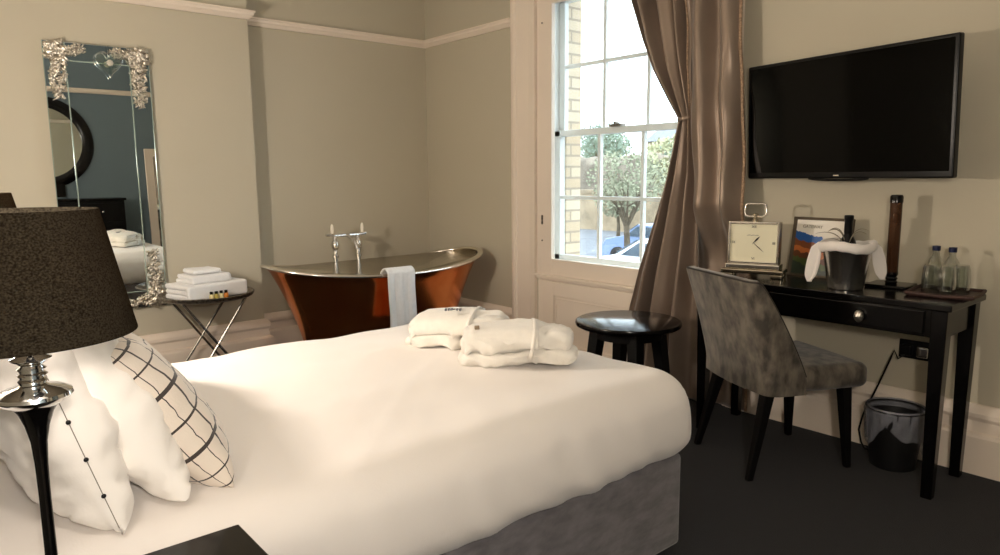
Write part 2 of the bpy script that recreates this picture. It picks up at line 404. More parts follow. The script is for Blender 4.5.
def sash(name, Y, z0, z1, bars_z, lo=.05, hi=.05):
    mb = MB(); X0, X1 = -3.686, -2.254
    mb.box((X0, Y, z0), (X0 + .052, Y + .04, z1)).box((X1 - .052, Y, z0), (X1, Y + .04, z1)).box((X0, Y, z0), (X1, Y + .04, z0 + lo)).box((X0, Y, z1 - hi), (X1, Y + .04, z1))
    for x in (-3.266, -2.896, -2.526): mb.box((x - .012, Y + .004, z0), (x + .012, Y + .036, z1))
    for z in bars_z: mb.box((X0, Y + .005, z - .012), (X1, Y + .035, z + .012))
    o = wx(mb).build(name, 'sash_paint', win, smooth=False, bevel=.003)
    g = MB().box((X0 + .03, Y + .018, z0 + .02), (X1 - .03, Y + .021, z1 - .02)); wx(g).build('pane', 'pane', o, smooth=False)
sash('lower_sash', YB + .155, .64, 1.612, (1.142,), lo=.09, hi=.042)
sash('upper_sash', YB + .20, 1.572, 2.54, (2.055,), lo=.045)
mb = MB().box((-3.16, YB + .135, 1.612), (-3.06, YB + .19, 1.63)).box((-3.120, YB + .13, 1.63), (-3.10, YB + .17, 1.645)); wx(mb).build('sash_fastener', 'pewter', win, bevel=.002)

# ------------------------------------------------------------------ bed
BX0, BX1, BY1 = -2.705, -1.352, 1.945
bed = thing('bed', 'double bed with smooth white cover over a grey velvet divan base', 'bed', ((BX0 + BX1) / 2, .95, 0))
bw = (BX1 - BX0) / 2
mb = MB().rbox((bw, 1.0, .165), .018, 12).xf(Matrix.Translation((0, -.005, .197))); mb.build('divan_base', 'grey_velvet', bed)
for x in (-bw + .07, bw - .07):
    for y in (-.9, .92): MB().lathe([(.022, 0), (.028, .034)], (x, y, 0), 16).build('foot', 'black_wood', bed)
def cover(v):
    x, y, z = v; zz = (z + .165) / .33
    out = .028 * math.sin(PI * min(1, max(0, zz)) ** .8)
    s = 1 + out / bw; x *= s
    if y > 0: y += out * min(1, y / .8)
    w = noise.noise(Vector((x * 3.1, y * 2.3, z * 2))) * .010 + noise.noise(Vector((x * 9, y * 6, z * 4))) * .0035
    for ax, ay, of, am in ((.9, .4, .1, .004), (.5, .86, .62, .005), (-.7, .7, .25, .004), (.97, -.2, -.3, .003)):
        dd = x * ax + y * ay - of + .03 * math.sin((x * ay - y * ax) * 6); w += am * math.exp(-(dd / .012) ** 2) * max(0, noise.noise(Vector((x * 2 + of * 9, y * 2, 5))) * 2 + .2)
    if zz > .8:
        w += .004 * noise.noise(Vector((x * 5 + y * 7, (x - y) * 2.2, 2)))
        cr = (1 - (x / bw) ** 2) * .018 * (1 - (abs(y) / 1.02) ** 4); z += cr + w
        z += .0055 * math.exp(-((x * .8 + y * .6 - .35 + .06 * math.sin(y * 4)) / .014) ** 2) * max(0, 1 - abs(y) / .9)
    # pulled creases running down the side towards the foot corner
    if zz < .75:
        k = math.sin(y * 42 + z * 60 + 2 * math.sin(y * 9)) * .5 + .5
        amp = .010 * (1 - zz / .75) * (math.exp(-((y - .55) / .35) ** 2) + math.exp(-((y + .5) / .3) ** 2) + .3)
        x += (1 if x > 0 else -1) * (k * amp + .007 * noise.noise(Vector((y * 13 + z * 5, z * 3, 4)))) * (abs(x) > bw * .9)
    return Vector((x, y, z + (0 if zz > .3 else -.004 * math.sin(y * 14))))
MB().rbox((bw + .012, 1.03, .152), .098, 90, cover).xf(Matrix.Translation((0, -.01, .492))).build('bed_cover', 'linen', bed, auto=80)
MB().rbox((bw, .045, .58), .03, 14).xf(Matrix.Translation((0, -1.10, .60))).build('headboard', 'black_lacquer', bed)

def pillow_mesh(w, h, t, seed, pinch=.035, wr=.012, n=44, power=.42):
    bm = bmesh.new(); uvl = bm.loops.layers.uv.new('UV'); vd = {}
    def V(i, j, s):
        u = -1 + 2 * i / n; v = -1 + 2 * j / n
        edge = i in (0, n) or j in (0, n); k = (i, j, 0 if edge else s)
        if k not in vd:
            # cluster near edges
            uu = math.sin(u * PI / 2); vv = math.sin(v * PI / 2)
            x = w * uu * (1 - pinch * (1 - vv * vv)); y = h * vv * (1 - pinch * (1 - uu * uu))
            z = t * (max(0, (1 - abs(uu) ** 3) * (1 - abs(vv) ** 3))) ** power
            d = noise.noise(Vector((uu * 2.4 + seed, vv * 2.4, s * 1.3))) * wr - wr * .5 * max(0, 1 - abs(noise.noise(Vector((uu * 3.1 - seed, vv * 3.4 + seed, s)))) / .10) + noise.noise(Vector((uu * 6 + seed, vv * 6, s * 3.1))) * wr * .45
            rad = math.sin(math.atan2(vv, uu) * 9 + seed) * wr * .35 * (uu * uu + vv * vv) * (1 - (uu * uu) ** 4) * (1 - (vv * vv) ** 4)
            vd[k] = bm.verts.new((x, y, s * (z + (0 if edge else d + rad))))
        return vd[k]
    for s in (1, -1):
        for i in range(n):
            for j in range(n):
                q = [(i, j), (i + 1, j), (i + 1, j + 1), (i, j + 1)]
                if s < 0: q = q[::-1]
                vv = [V(a, b, s) for a, b in q]
                try: f = bm.faces.new(vv)
                except ValueError: continue
                for l, (a, b) in zip(f.loops, q):
                    l[uvl].uv = (w * 1.3 * (-1 + 2 * a / n), h * 1.3 * (-1 + 2 * b / n))
    return bm
def pillow(name, w, h, t, seed, m, label, cat, loc, rot, group=None, **k):
    bm = pillow_mesh(w, h, t, seed, **k); me = bpy.data.meshes.new(name); bm.to_mesh(me); bm.free()
    for p in me.polygons: p.use_smooth = True
    me.materials.append(MATS[m]); o = bpy.data.objects.new(name, me); COL.objects.link(o)
    o.location = loc; o.rotation_euler = rot; tag(o, label, cat, group)
    return o
R = math.radians
# pillows stand on their long edge and lean back against the headboard
p1 = pillow('pillow', .36, .235, .105, 3, 'linen_pillow', 'plump white pillow nearest the headboard, buttoned open end facing the lamp', 'pillow', (-1.755, .170, .870), (R(90 + 16), 0, R(3)), wr=.018)
def edge_x(v): return .36 * (1 - .035 * (1 - (v / .235) ** 2))
for k in range(4):
    v = -.150 + k * .078
    q = MB().ell((0, 0, 0), (.0035, .0045, .0045), 2).build('button', 'black_plastic', p1); q.location = (edge_x(v) + .001, v, 0)
MB().tube([(edge_x(v) + .001, v, 0) for v in [-.22 + .44 * t / 24 for t in range(25)]], .0008, 6).build('opening_seam', 'hedge_brown', p1)
pillow('pillow', .36, .235, .095, 11, 'linen_pillow', 'white pillow leaning between the buttoned pillow and the checked cushion', 'pillow', (-1.80, .275, .866), (R(90 + 26), 0, R(0)), wr=.020)
pillow('pillow', .29, .235, .12, 19, 'linen_pillow', 'white pillow on the far side of the bed, mostly behind the lamp shade', 'pillow', (-2.42, .15, .868), (R(90 + 18), 0, R(-4)))
pillow('cushion', .200, .200, .085, 5, 'plaid', 'cream scatter cushion with dark window-pane check, leaning on the near white pillows', 'cushion', (-1.672, .380, .808), (R(90 + 34), 0, R(-2)), wr=.006, power=.44, pinch=.06)
pillow('cushion', .205, .205, .08, 8, 'plaid', 'checked scatter cushion at the far side, mostly hidden behind the near one', 'cushion', (-2.33, .36, .845), (R(90 + 24), 0, R(-6)), wr=.010)

# folded robes on the foot of the bed
def robe(label, loc, ang, seed, L=.40, W=.25, H=.105):
    r = thing('folded_robe', label, 'bathrobe', loc, ang, 'folded bathrobes on the bed')
    def fold(v):
        x, y, z = v; q = 2 * x / L
        w = noise.noise(Vector((x * 6 + seed, y * 7, z * 9))) * .018 + noise.noise(Vector((x * 19 + seed, y * 18, z * 22))) * .005
        rg = abs(noise.noise(Vector((x * 8 - seed, y * 11 + seed, z * 8)))); w -= .008 * max(0, 1 - rg / .10); rg = abs(noise.noise(Vector((x * 5 + y * 9, seed, y * 16 - x * 4)))); w -= .005 * max(0, 1 - rg / .14)
        e = 1 - .16 * q * q; pin = 1 - .13 * math.exp(-((x - .04) / .028) ** 2)
        crs = .007 * math.sin(y * 70 + 5 * math.sin(x * 14 + seed)) * math.exp(-((x - .04) / .09) ** 2)
        return Vector((x + w * .7, y * e * pin + w, (z + w) * e * (pin if z > 0 else 1) + (crs if z > 0 else 0)))
    def under(v): q = fold(v); q.z = max(q.z, -H * .27); return q
    MB().rbox((L / 2, W / 2, H * .27), .028, 36, under).xf(Matrix.Translation((0, 0, H * .275))).build('lower_fold', 'terry', r, auto=80)
    def up(v):
        q = fold(v); y = 2 * v.y / W
        q.z += .020 * (1 - y * y) if v.z > 0 else 0
        return q
    MB().rbox((L / 2 - .012, W / 2 - .006, H * .30), .031, 36, up).xf(Matrix.Translation((-.004, .004, H * .68))).build('upper_fold', 'terry', r, auto=80)
    def lap(u, v):           # the front flap, folded across and tucked down at the open end
        x = -L / 2 + .02 + (L * .62) * u; y = -W / 2 * .9 + W * .9 * v
        q = 2 * x / L; z = H * 1.02 + .020 * (1 - (2 * y / W) ** 2) - .016 * q * q + noise.noise(Vector((x * 8 + seed, y * 9, 3))) * .010
        if u < .10: z -= (1 - u / .10) ** 2 * .035
        if v < .14: z -= (1 - v / .14) ** 2 * .045
        return (x, y + .03 * (u - .4) * (v - .5), z - .004)
    MB().surf(lap, 34, 24).build('front_flap', 'terry', r, solid=.012, auto=80)
    pts = []
    for k in range(30):
        a = k / 29 * 2.8 * PI; q = .030 - .0009 * k
        pts.append((-L / 2 + .018, .015 + q * 2.0 * math.cos(a), H * .52 + q * math.sin(a)))
    MB().tube(pts, .0075, 8).build('rolled_end', 'terry', r, auto=80)
    ring = []
    for k in range(49):
        a = 2 * PI * k / 48; c, s_ = math.cos(a), math.sin(a); e = (abs(c) ** 2.6 + abs(s_) ** 2.6) ** (-1 / 2.6)
        ring.append((.045 + .014 * s_, (W / 2 - .002) * e * c, H * .56 + (H * .565) * e * s_ + (.012 if s_ > 0 else 0) * s_))
    MB().tube(ring, .0035, 8, flat=2).xf(Matrix.Translation((0, 0, .004))).build('belt', 'terry', r, auto=80)
    return r
rb = robe('cream towelling robe folded and tied with its belt, nearer the window end corner', (-1.805, 1.60, .664), R(50), 2.)
MB().box((-.148, -.060, .118), (-.133, -.050, .130), rz(.3)).build('sewn_label', 'stone_tan', rb, smooth=False)
rb = robe('cream towelling robe rolled loosely, nearer the copper bath', (-2.135, 1.605, .662), R(40), 9., L=.38, W=.28)
m = MB()
for k in range(6): m.box((-.06 + k * .011, -.03 + .004 * (k % 2), .112), (-.053 + k * .011, -.018 + .004 * (k % 3), .137))
m.build('embroidered_mark', 'slate', rb, smooth=False)

# ------------------------------------------------------------------ bedside table and lamps
ns = thing('nightstand', 'black lacquered bedside table at the near side of the bed', 'bedside table', (-1.305, -.05, 0))
MB().box((0, 0, .615), (.46, .485, .641)).build('top', 'black_lacquer', ns, smooth=False, bevel=.003)
MB().box((.015, .015, .12), (.445, .465, .612)).build('carcass', 'black_lacquer', ns, smooth=False, bevel=.003)
d = MB().box((.03, .465, .40), (.43, .480, .60)).build('drawer', 'black_lacquer', ns, smooth=False, bevel=.003)
MB().ball((.23, .492, .50), (.013, .013, .013)).build('knob', 'chrome', d)
for x in (.04, .42):
    for y in (.04, .44): MB().taper(.02, .014, .12, 0, (x, y), (x, y)).build('leg', 'black_lacquer', ns, smooth=False)
def table_lamp(label, loc, shade_z=1.070):
    z0 = loc[2]
    r = thing('table_lamp', label, 'lamp', loc, 0, 'bedside lamps')
    z0 = .635
    def P(l): return [(a, b - z0) for a, b in l]
    MB().lathe(P([(.001, z0 - .006), (.070, z0 - .006), (.072, z0 + .006), (.066, z0 + .014), (.03, z0 + .022), (.012, z0 + .032), (.0085, z0 + .05), (.0080, .82), (.0088, .87), (.011, .905), (.016, .930), (.023, .950), (.031, .962), (.001, .964)]), (0, 0, .006)).build('stem', 'black_lacquer', r)
    MB().lathe(P([(.001, .958), (.031, .960), (.045, .968), (.0505, .975), (.049, .980), (.038, .986), (.020, .990), (.0165, .993), (.019, .998), (.0155, 1.002), (.020, 1.007), (.0155, 1.011), (.019, 1.016), (.013, 1.021), (.024, 1.027), (.027, 1.031), (.012, 1.038), (.008, 1.045), (.006, 1.06), (.006, 1.09), (.001, 1.09)]), (0, 0, .006), 48).build('chrome_collar', 'chrome', r)
    MB().loft([[(a * math.cos(2 * PI * k / 72), a * math.sin(2 * PI * k / 72), z - z0) for k in range(72)] for a, z in
               [(.1410, shade_z), (.1425, shade_z), (.104, 1.252), (.1025, 1.252), (.1410, shade_z)]], cap=False).build('lamp_shade', 'shade', r, auto=60)
    m = MB()
    for k in range(3):
        a = k * 2 * PI / 3; m.tube([(.010 * math.cos(a), .010 * math.sin(a), 1.235 - z0), (.103 * math.cos(a), .103 * math.sin(a), 1.240 - z0)], .0016, 6)
    m.tube([(.012 * math.cos(2 * PI * k / 24), .012 * math.sin(2 * PI * k / 24), 1.235 - z0) for k in range(25)], .0016, 6)
    m.build('shade_carrier', 'steel', r)
    MB().tube([(0, 0, 1.088 - z0), (0, 0, 1.112 - z0)], .014, 12).build('lamp_holder', 'black_plastic', r)
    return r
table_lamp('table lamp with dark brown fabric shade and chrome collar on the near bedside table', (-1.2065, .121, .641))
ns2 = dup(ns, (-3.225, -.05, 0), None, 'black bedside table at the far side of the bed, under the second lamp')
table_lamp('second dark shaded table lamp on the far side, only its shade top showing', (-2.925, .185, .641))

def sconce(label, loc):
    r = thing('wall_light', label, 'wall light', loc, 0)
    m = MB(); m.lathe([(.001, 0), (.045, 0), (.045, .012), (.001, .014)]); m.xf(Matrix.Rotation(-PI / 2, 4, 'X')); m.build('back_plate', 'chrome', r)
    MB().tube([(0, .01, 0), (0, .08, -.02), (0, .14, -.09), (0, .178, -.09), (0, .18, -.06)], .006).build('arm', 'chrome', r)
    MB().lathe([(.001, 0), (.022, 0), (.018, .012), (.001, .014)], (0, .18, -.062)).build('cup', 'chrome', r)
sconce('chrome wall light above the far bedside table', (-2.82, YF, 1.36))
sconce('chrome wall light in the corner behind the camera', (.34, YF, 1.52))

# ------------------------------------------------------------------ wall mirror with silver corners
MY0, MY1, MZ0, MZ1 = .695, 1.256, .490, 2.088
mr = thing('wall_mirror', 'tall frameless wall mirror with ornate silver leaf corners', 'mirror', (XC + .018, (MY0 + MY1) / 2, MZ0))
hw, hh = (MY1 - MY0) / 2, MZ1 - MZ0
MB().box((-.018, -hw + .02, .02), (.014, hw - .02, hh - .02)).build('backing', 'black_wood', mr, smooth=False)
iy, iz = .168, .105
for (y0, y1, z0, z1) in ((-hw, -iy, 0, hh), (iy, hw, 0, hh), (-iy, iy, hh - iz, hh), (-iy, iy, 0, iz)):
    MB().box((.014, y0 + .001, z0 + .001), (.020, y1 - .001, z1 - .001)).build('border_glass', 'mirror_silver', mr, smooth=False)
MB().box((.014, -iy + .003, iz + .003), (.022, iy - .003, hh - iz - .003)).build('centre_glass', 'mirror_silver', mr, smooth=False)
m = MB()
for (y0, y1, z0, z1) in ((-iy - .003, -iy + .003, 0, hh), (iy - .003, iy + .003, 0, hh), (-iy, iy, hh - iz - .003, hh - iz + .003), (-iy, iy, iz - .003, iz + .003),
                         (-hw, -hw + .004, 0, hh), (hw - .003, hw, 0, hh)):
    m.box((.020, y0, z0), (.0235, y1, z1))
m.build('bevel_lines', 'bevel_glass', mr, smooth=False)
def ornament(cy, cz, sy, sz, seed, ly=.19, lz=.30):
    rnd = random.Random(seed); m = MB()
    def blob(y, z, s):
        for k in range(3):
            a = rnd.uniform(0, PI * 2); rot = Matrix.Rotation(a, 3, 'X') @ Matrix.Rotation(rnd.uniform(-.7, .7), 3, 'Y')
            m.ell((.028 + rnd.uniform(0, .022), y + rnd.uniform(-.012, .012), z + rnd.uniform(-.012, .012)), (s * .6, s * rnd.uniform(1.0, 1.7), s * rnd.uniform(.4, .7)), 2, rot)
    for k in range(34):                       # arm along the top/bottom edge
        t = k / 33; blob(cy + sy * (.012 + t * ly), cz + sz * (.016 + rnd.uniform(0, .068) * (1 - .5 * t)), .0125 * (1.15 - .5 * t))
    for k in range(56):                       # arm down the side
        t = k / 55; blob(cy + sy * (.022 + rnd.uniform(0, .085) * (1 - .5 * t) + .02 * t), cz + sz * (.012 + t * lz), .0135 * (1.15 - .5 * t))
    for k in range(10): blob(cy + sy * rnd.uniform(.02, .07), cz + sz * rnd.uniform(.02, .08), .018)
    m.build('corner_ornament', 'silver_leaf', mr)
ornament(-hw + .005, hh - .002, 1, -1, 1); ornament(hw - .002, hh - .002, -1, -1, 2, lz=.33)
ornament(hw + .0, .005, -1, 1, 3, lz=.34, ly=.22); ornament(-hw + .005, .005, 1, 1, 4, lz=.26)
# glass heart hanging on the mirror
hz = 2.00
ht = thing('heart_decoration', 'small clear glass heart hanging at the top of the mirror', 'ornament', (XC + .070, 1.030, 1.915))
prof = []
for k in range(40):
    a = 2 * PI * k / 40; y = 16 * math.sin(a) ** 3; z = 13 * math.cos(a) - 5 * math.cos(2 * a) - 2 * math.cos(3 * a) - math.cos(4 * a)
    prof.append((y * .0046, z * .0054 + .07))
MB().loft([[(x, y * s, .075 + (z - .075) * s) for y, z in prof] for x, s in ((-.008, .9), (-.004, 1), (.004, 1), (.008, .9))]).build('glass_heart', 'heart_glass', ht)
m = MB()
for k in range(9):
    a = 2 * PI * k / 9; m.ell((.010, .012 * math.cos(a), .070 + .012 * math.sin(a)), (.004, .008, .006), 2, Matrix.Rotation(a, 3, 'X'))
m.ell((.012, 0, .07), (.006, .008, .008), 2); m.build('flower', 'silver_leaf', ht)
MB().tube([(0, 0, .115), (-.004, 0, .17)], .0012, 6).build('cord', 'ink', ht)

# ------------------------------------------------------------------ folding tray table with towels
TX, TY, TZ = -4.585, 1.425, .560
tt = thing('tray_table', 'round pewter tray table on crossed folding legs below the mirror', 'side table', (TX, TY, 0))
m = MB(); m.lathe([(.001, TZ - .008), (.262, TZ - .008), (.280, TZ + .002), (.287, TZ + .020), (.281, TZ + .024), (.270, TZ + .010), (.25, TZ), (.001, TZ)], n=56); m.build('tray', 'pewter', tt)
for s in (-1, 1):
    for e in (-1, 1):
        m = MB().tube([(e * .15, s * .19, TZ - .012), (e * .17, -s * .19, .0)], .0085, 10); m.build('leg', 'steel', tt)
for s in (-1, 1):
    MB().tube([(-.15, s * .19, TZ - .014), (.15, s * .19, TZ - .014)], .007, 8).build('crossbar', 'steel', tt)
    MB().tube([(-.165, s * .155, .045), (.165, s * .155, .045)], .006, 8).build('crossbar', 'steel', tt)
def towel_stack(label, loc, ang, hx, hy, hz, layers, m='terry_white', group='folded towels on the tray table'):
    r = thing('folded_towel', label, 'towel', loc, ang, group); h = 2 * hz / layers
    for k in range(layers):
        sd = k * 3.7 + loc[0] * 5 + hz * 90
        def fn(v, sd=sd):
            w = noise.noise(Vector((v.x * 9 + sd, v.y * 9, v.z * 9))) * .005
            return Vector((v.x + w, v.y + w, v.z + w * .5))
        MB().rbox((hx - .004 * (k % 2), hy - .003 * (k % 2), h * .52), h * .5, 18, fn).xf(Matrix.Translation((0, 0, h * (k + .5)))).build('fold', m, r, auto=80)
    MB().rbox((.018, hy, hz * .98), .017, 12).xf(Matrix.Translation((hx - .014, 0, hz))).build('folded_edge', m, r, auto=80)
    return r
towel_stack('large white bath towel folded at the bottom of the stack on the tray', (TX + .01, TY + .0, TZ + .002), R(14), .135, .205, .047, 3)
towel_stack('white hand towel folded on top of the large towel', (TX + .0, TY - .01, TZ + .096), R(10), .105, .130, .026, 2)
towel_stack('small white face cloth topmost of the towel stack', (TX - .005, TY - .02, TZ + .151), R(6), .085, .090, .014, 1)
bl = [('soap_cream', 'tiny cream toiletry bottle, leftmost beside the towels'), ('soap_olive', 'tiny olive toiletry bottle, second from the left'),
      ('soap_cream', 'tiny pale toiletry bottle between the olive and the amber one'), ('soap_amber', 'tiny amber toiletry bottle, rightmost on the tray')]
for k, (mm, lb) in enumerate(bl):
    r = thing('toiletry_bottle', lb, 'bottle', (TX + .185 - .004 * k, TY - .03 + k * .031, TZ), 0, 'toiletry bottles on the tray')
    MB().lathe([(.001, 0), (.0125, 0), (.013, .004), (.013, .030), (.010, .036), (.001, .036)], n=20).build('bottle_body', mm, r)
    MB().lathe([(.009, .036), (.0095, .038), (.0095, .052), (.001, .053)], n=20).build('cap', 'black_plastic', r)

# ------------------------------------------------------------------ copper bath
bx, by = -4.345, 2.555
bath = thing('bathtub', 'freestanding copper bateau bath with a nickel interior and rolled rim', 'bathtub', (bx, by, 0))
NA = 96
def rimz(a): return .655 + .085 * abs(math.sin(a)) ** 2.2
def ringp(a, hx, hy, z, e=2.35):
    c, s = math.cos(a), math.sin(a); k = (abs(c) ** e + abs(s) ** e) ** (-1 / e)
    return (hx * c * k, hy * s * k, z)
def shell(off, s0, s1, ns, inner=False):
    rings = []
    for j in range(ns + 1):
        s = s0 + (s1 - s0) * j / ns; ring = []
        for k in range(NA):
            a = 2 * PI * k / NA; zr = rimz(a) - .006
            fx = .255 + .105 * s ** 1.25; fy = .560 + .245 * s ** 1.5
            if s > .93: q = (s - .93) / .07; fx += .012 * q * q; fy += .018 * q * q
            z = .06 + (zr - .06) * s
            ring.append(ringp(a, fx - off, fy - off, z))
        rings.append(ring)
    return rings
MB().loft(shell(0, 0, 1, 26), cap=False).build('outer_shell', 'copper', bath, auto=80)
ri = shell(.016, .22, 1, 22); flo = [[(p[0] * f, p[1] * f, p[2] - d) for p in ri[0]] for f, d in ((.05, .03), (.5, .028), (.85, .018))]
MB().loft(flo + ri).build('inner_lining', 'nickel', bath, auto=80)
rp = []
for k in range(NA + 1):
    a = 2 * PI * k / NA; rp.append(ringp(a, .360 + .022, .805 + .028, rimz(a)))
m = MB(); rings = []
for k in range(NA):
    a = 2 * PI * k / NA; c = Vector(ringp(a, .376, .826, rimz(a))); o2 = Vector((c.x, c.y, 0)).normalized()
    rings.append([c + o2 * (.024 * math.cos(t)) + Vector((0, 0, .013 * math.sin(t))) for t in [2 * PI * i / 12 for i in range(12)]])
rings.append(rings[0]); m.loft(rings, cap=False).build('rolled_rim', 'nickel_rim', bath, auto=80)
MB().loft([[ringp(2 * PI * k / NA, hx, hy, z) for k in range(NA)] for hx, hy, z in ((.28, .60, 0), (.285, .605, .02), (.265, .575, .045), (.258, .565, .07))]).build('plinth', 'copper', bath, auto=40)
MB().lathe([(.001, 0), (.03, 0), (.032, .004), (.001, .006)], (-.02, -.1, .165), 24).build('plug', 'chrome', bath)
# standpipe taps behind the bath
tp = thing('bath_tap', 'chrome standpipe bath taps with white ceramic levers behind the bath', 'tap', (-4.80, 2.535, 0))
for s in (-1, 1):
    y = s * .095
    p = MB().lathe([(.034, 0), (.034, .006), (.019, .012), (.019, .70), (.026, .705), (.026, .72), (.017, .728), (.017, .76), (.028, .775), (.032, .80), (.028, .82), (.017, .835), (.017, .865), (.001, .87)], (0, y, 0), 24).build('standpipe', 'chrome', tp)
    MB().tube([(0, y, .862), (.0, y + s * .02, .873), (0, y + s * .07, .876)], .012, 10).build('valve_arm', 'chrome', tp)
    h = MB().lathe([(.005, 0), (.010, .002), (.014, .03), (.011, .058), (.005, .070), (.001, .072)], (.02, y + s * .03, .885), 16).build('lever', 'ceramic', tp, label='white ceramic lever')
MB().tube([(0, -.10, .868), (0, .10, .868)], .013, 14).build('bridge', 'chrome', tp)
MB().tube([(0, 0, .868), (.04, 0, .862), (.11, 0, .84), (.15, 0, .80), (.155, 0, .775)], [.014, .014, .012, .012, .015], 14).build('spout', 'chrome', tp)
# towel over the front rim
def hang(u, v):
    y = -.105 + .205 * u + .004 * math.sin(v * 9)
    s = v * .62
    if s < .17: x = -.16 + s; z = .0 - (.17 - s) * .9; 
    if s < .15: x, z = -.048 - (.15 - s) * .55, -.15 + s
    elif s < .15 + .09:
        t = (s - .15) / .09; x = -.045 + .09 * t; z = .0 + .022 * math.sin(t * PI)
    else: x = .045 + .002; z = -(s - .24)
    f = .006 * math.sin(u * 15 + 1) * min(1, abs(z) * 8) + .002 * math.sin(u * 40)
    return (x + f, y, z)
tw = MB().surf(hang, 30, 70).build('hand_towel', 'terry_white', solid=.012, auto=80)
tw.location = (bx + .377, 2.462, .682)
tag(tw, 'white hand towel draped over the front rim of the copper bath', 'towel')

# ------------------------------------------------------------------ curtain
cu = thing('curtain', 'taupe satin curtain swept back to the right of the window', 'curtain', (-2.35, 3.33, 0))
def interp(tab, z):
    for (z0, a), (z1, b) in zip(tab, tab[1:]):
        if z1 <= z <= z0:
            t = (z0 - z) / (z0 - z1); return a + (b - a) * t
    return tab[-1][1] if z < tab[-1][0] else tab[0][1]
CT = 2.72
L1 = [(CT, -2.98), (2.30, -2.775), (2.06, -2.69), (1.88, -2.61), (1.74, -2.52), (1.60, -2.425), (1.43, -2.475), (1.21, -2.54), (.97, -2.62), (.73, -2.71), (.49, -2.775), (0, -2.87)]
R1 = [(CT, -2.34), (2.2, -2.34), (1.60, -2.33), (1.3, -2.27), (0, -2.25)]
def sweptf(u, v):
    z = CT - v * (CT - .012); a = interp(L1, z); b = interp(R1, z); w = b - a
    uu = u + .03 * math.sin(u * 8 + z * 1.3); x = a + w * uu
    amp = .014 + .075 * min(1, w / .45) ** 1.2
    ph = u * PI * 2 * 3.6 + .35 * math.sin(z * 1.6)
    y = amp * (.75 * math.sin(ph) + .25 * math.sin(ph * 1.7 + 1.1)) * .7 + noise.noise(Vector((u * 3, z * 2.0, 1))) * .02
    return (x + 2.35, y + .02, z)
MB().surf(sweptf, 130, 110).build('swept_drape', 'satin', cu, solid=.003, auto=80)
L2 = [(CT, -2.40), (2.2, -2.385), (1.6, -2.365), (1.2, -2.345), (.5, -2.33), (0, -2.33)]
R2 = [(CT, -2.075), (2.2, -2.055), (1.6, -2.02), (1.2, -2.00), (.5, -1.99), (0, -1.99)]
def fallf(u, v):
    z = CT - v * (CT - .010); a = interp(L2, z); b = interp(R2, z); x = a + (b - a) * (u + .03 * math.sin(u * 9 + z * 1.1))
    low = min(1, max(0, (z - .82) / .35)); low = low * low * (3 - 2 * low)
    amp = .010 + .026 * low; yc = .092 - .105 * low
    y = yc + amp * (math.sin(u * PI * 2 * 2.1 + .35 * math.sin(z * 1.4) + .4) + .3 * math.sin(u * 23 + z)) + noise.noise(Vector((u * 3.2, z * 3.2, 7))) * .034 * (.3 + .7 * low)
    return (x + 2.35, y, z)
MB().surf(fallf, 90, 110).build('straight_drape', 'satin', cu, solid=.003, auto=80)
m = MB(); pts = [Vector(fallf(1, k / 110)) + Vector((.004, -.006, 0)) for k in range(111)]
m.tube(pts, .009, 8).build('beaded_edge', 'beading', cu, auto=80)
m = MB(); pts = [Vector(fallf(0, k / 110)) + Vector((0, -.006, 0)) for k in range(111)]
m.tube(pts, .005, 8).build('beaded_edge', 'beading', cu, auto=80)
ring = []
for k in range(33):
    a = 2 * PI * k / 32; ring.append((-.035 + .042 * math.cos(a), .035 + .040 * math.sin(a), 1.60 + .008 * math.cos(a)))
MB().tube(ring, .004, 8, flat=3).build('tieback', 'satin', cu, auto=80)
po = thing('curtain_pole', 'dark curtain pole above the window, out of the top of the picture', 'curtain pole', (-2.6, 3.35, 2.745))
MB().tube([(-1.35, 0, 0), (.85, 0, 0)], .014, 14).build('pole', 'black_wood', po)
for x in (-1.36, .86): MB().ball((x, 0, 0), (.03, .03, .03)).build('finial', 'black_wood', po)
for x in (-1.2, .7): MB().box((x - .01, 0, -.012), (x + .01, .127, .012)).build('bracket', 'black_wood', po)

# ------------------------------------------------------------------ round side table
st = thing('side_table', 'round black side table in front of the curtain', 'side table', (-2.335, 2.84, 0))
MB().lathe([(.001, .518), (.262, .518), (.272, .524), (.275, .534), (.272, .544), (.265, .548), (.001, .549)], n=64).build('table_top', 'black_lacquer', st)
MB().lathe([(.001, .46), (.175, .46), (.18, .518), (.001, .518)], n=40).build('apron', 'black_wood', st)
for k in range(4):
    a = R(45 + 90 * k + 8); c, s = math.cos(a), math.sin(a)
    m = MB().taper(.032, .024, .52, 0, (.155 * c, .155 * s), (.225 * c, .225 * s)); m.build('leg', 'black_wood', st, smooth=False, bevel=.003)
MB().box((-.13, -.012, .20), (.13, .012, .235), rz(R(53))).box((-.13, -.012, .20), (.13, .012, .235), rz(R(143))).build('stretcher', 'black_wood', st, smooth=False)

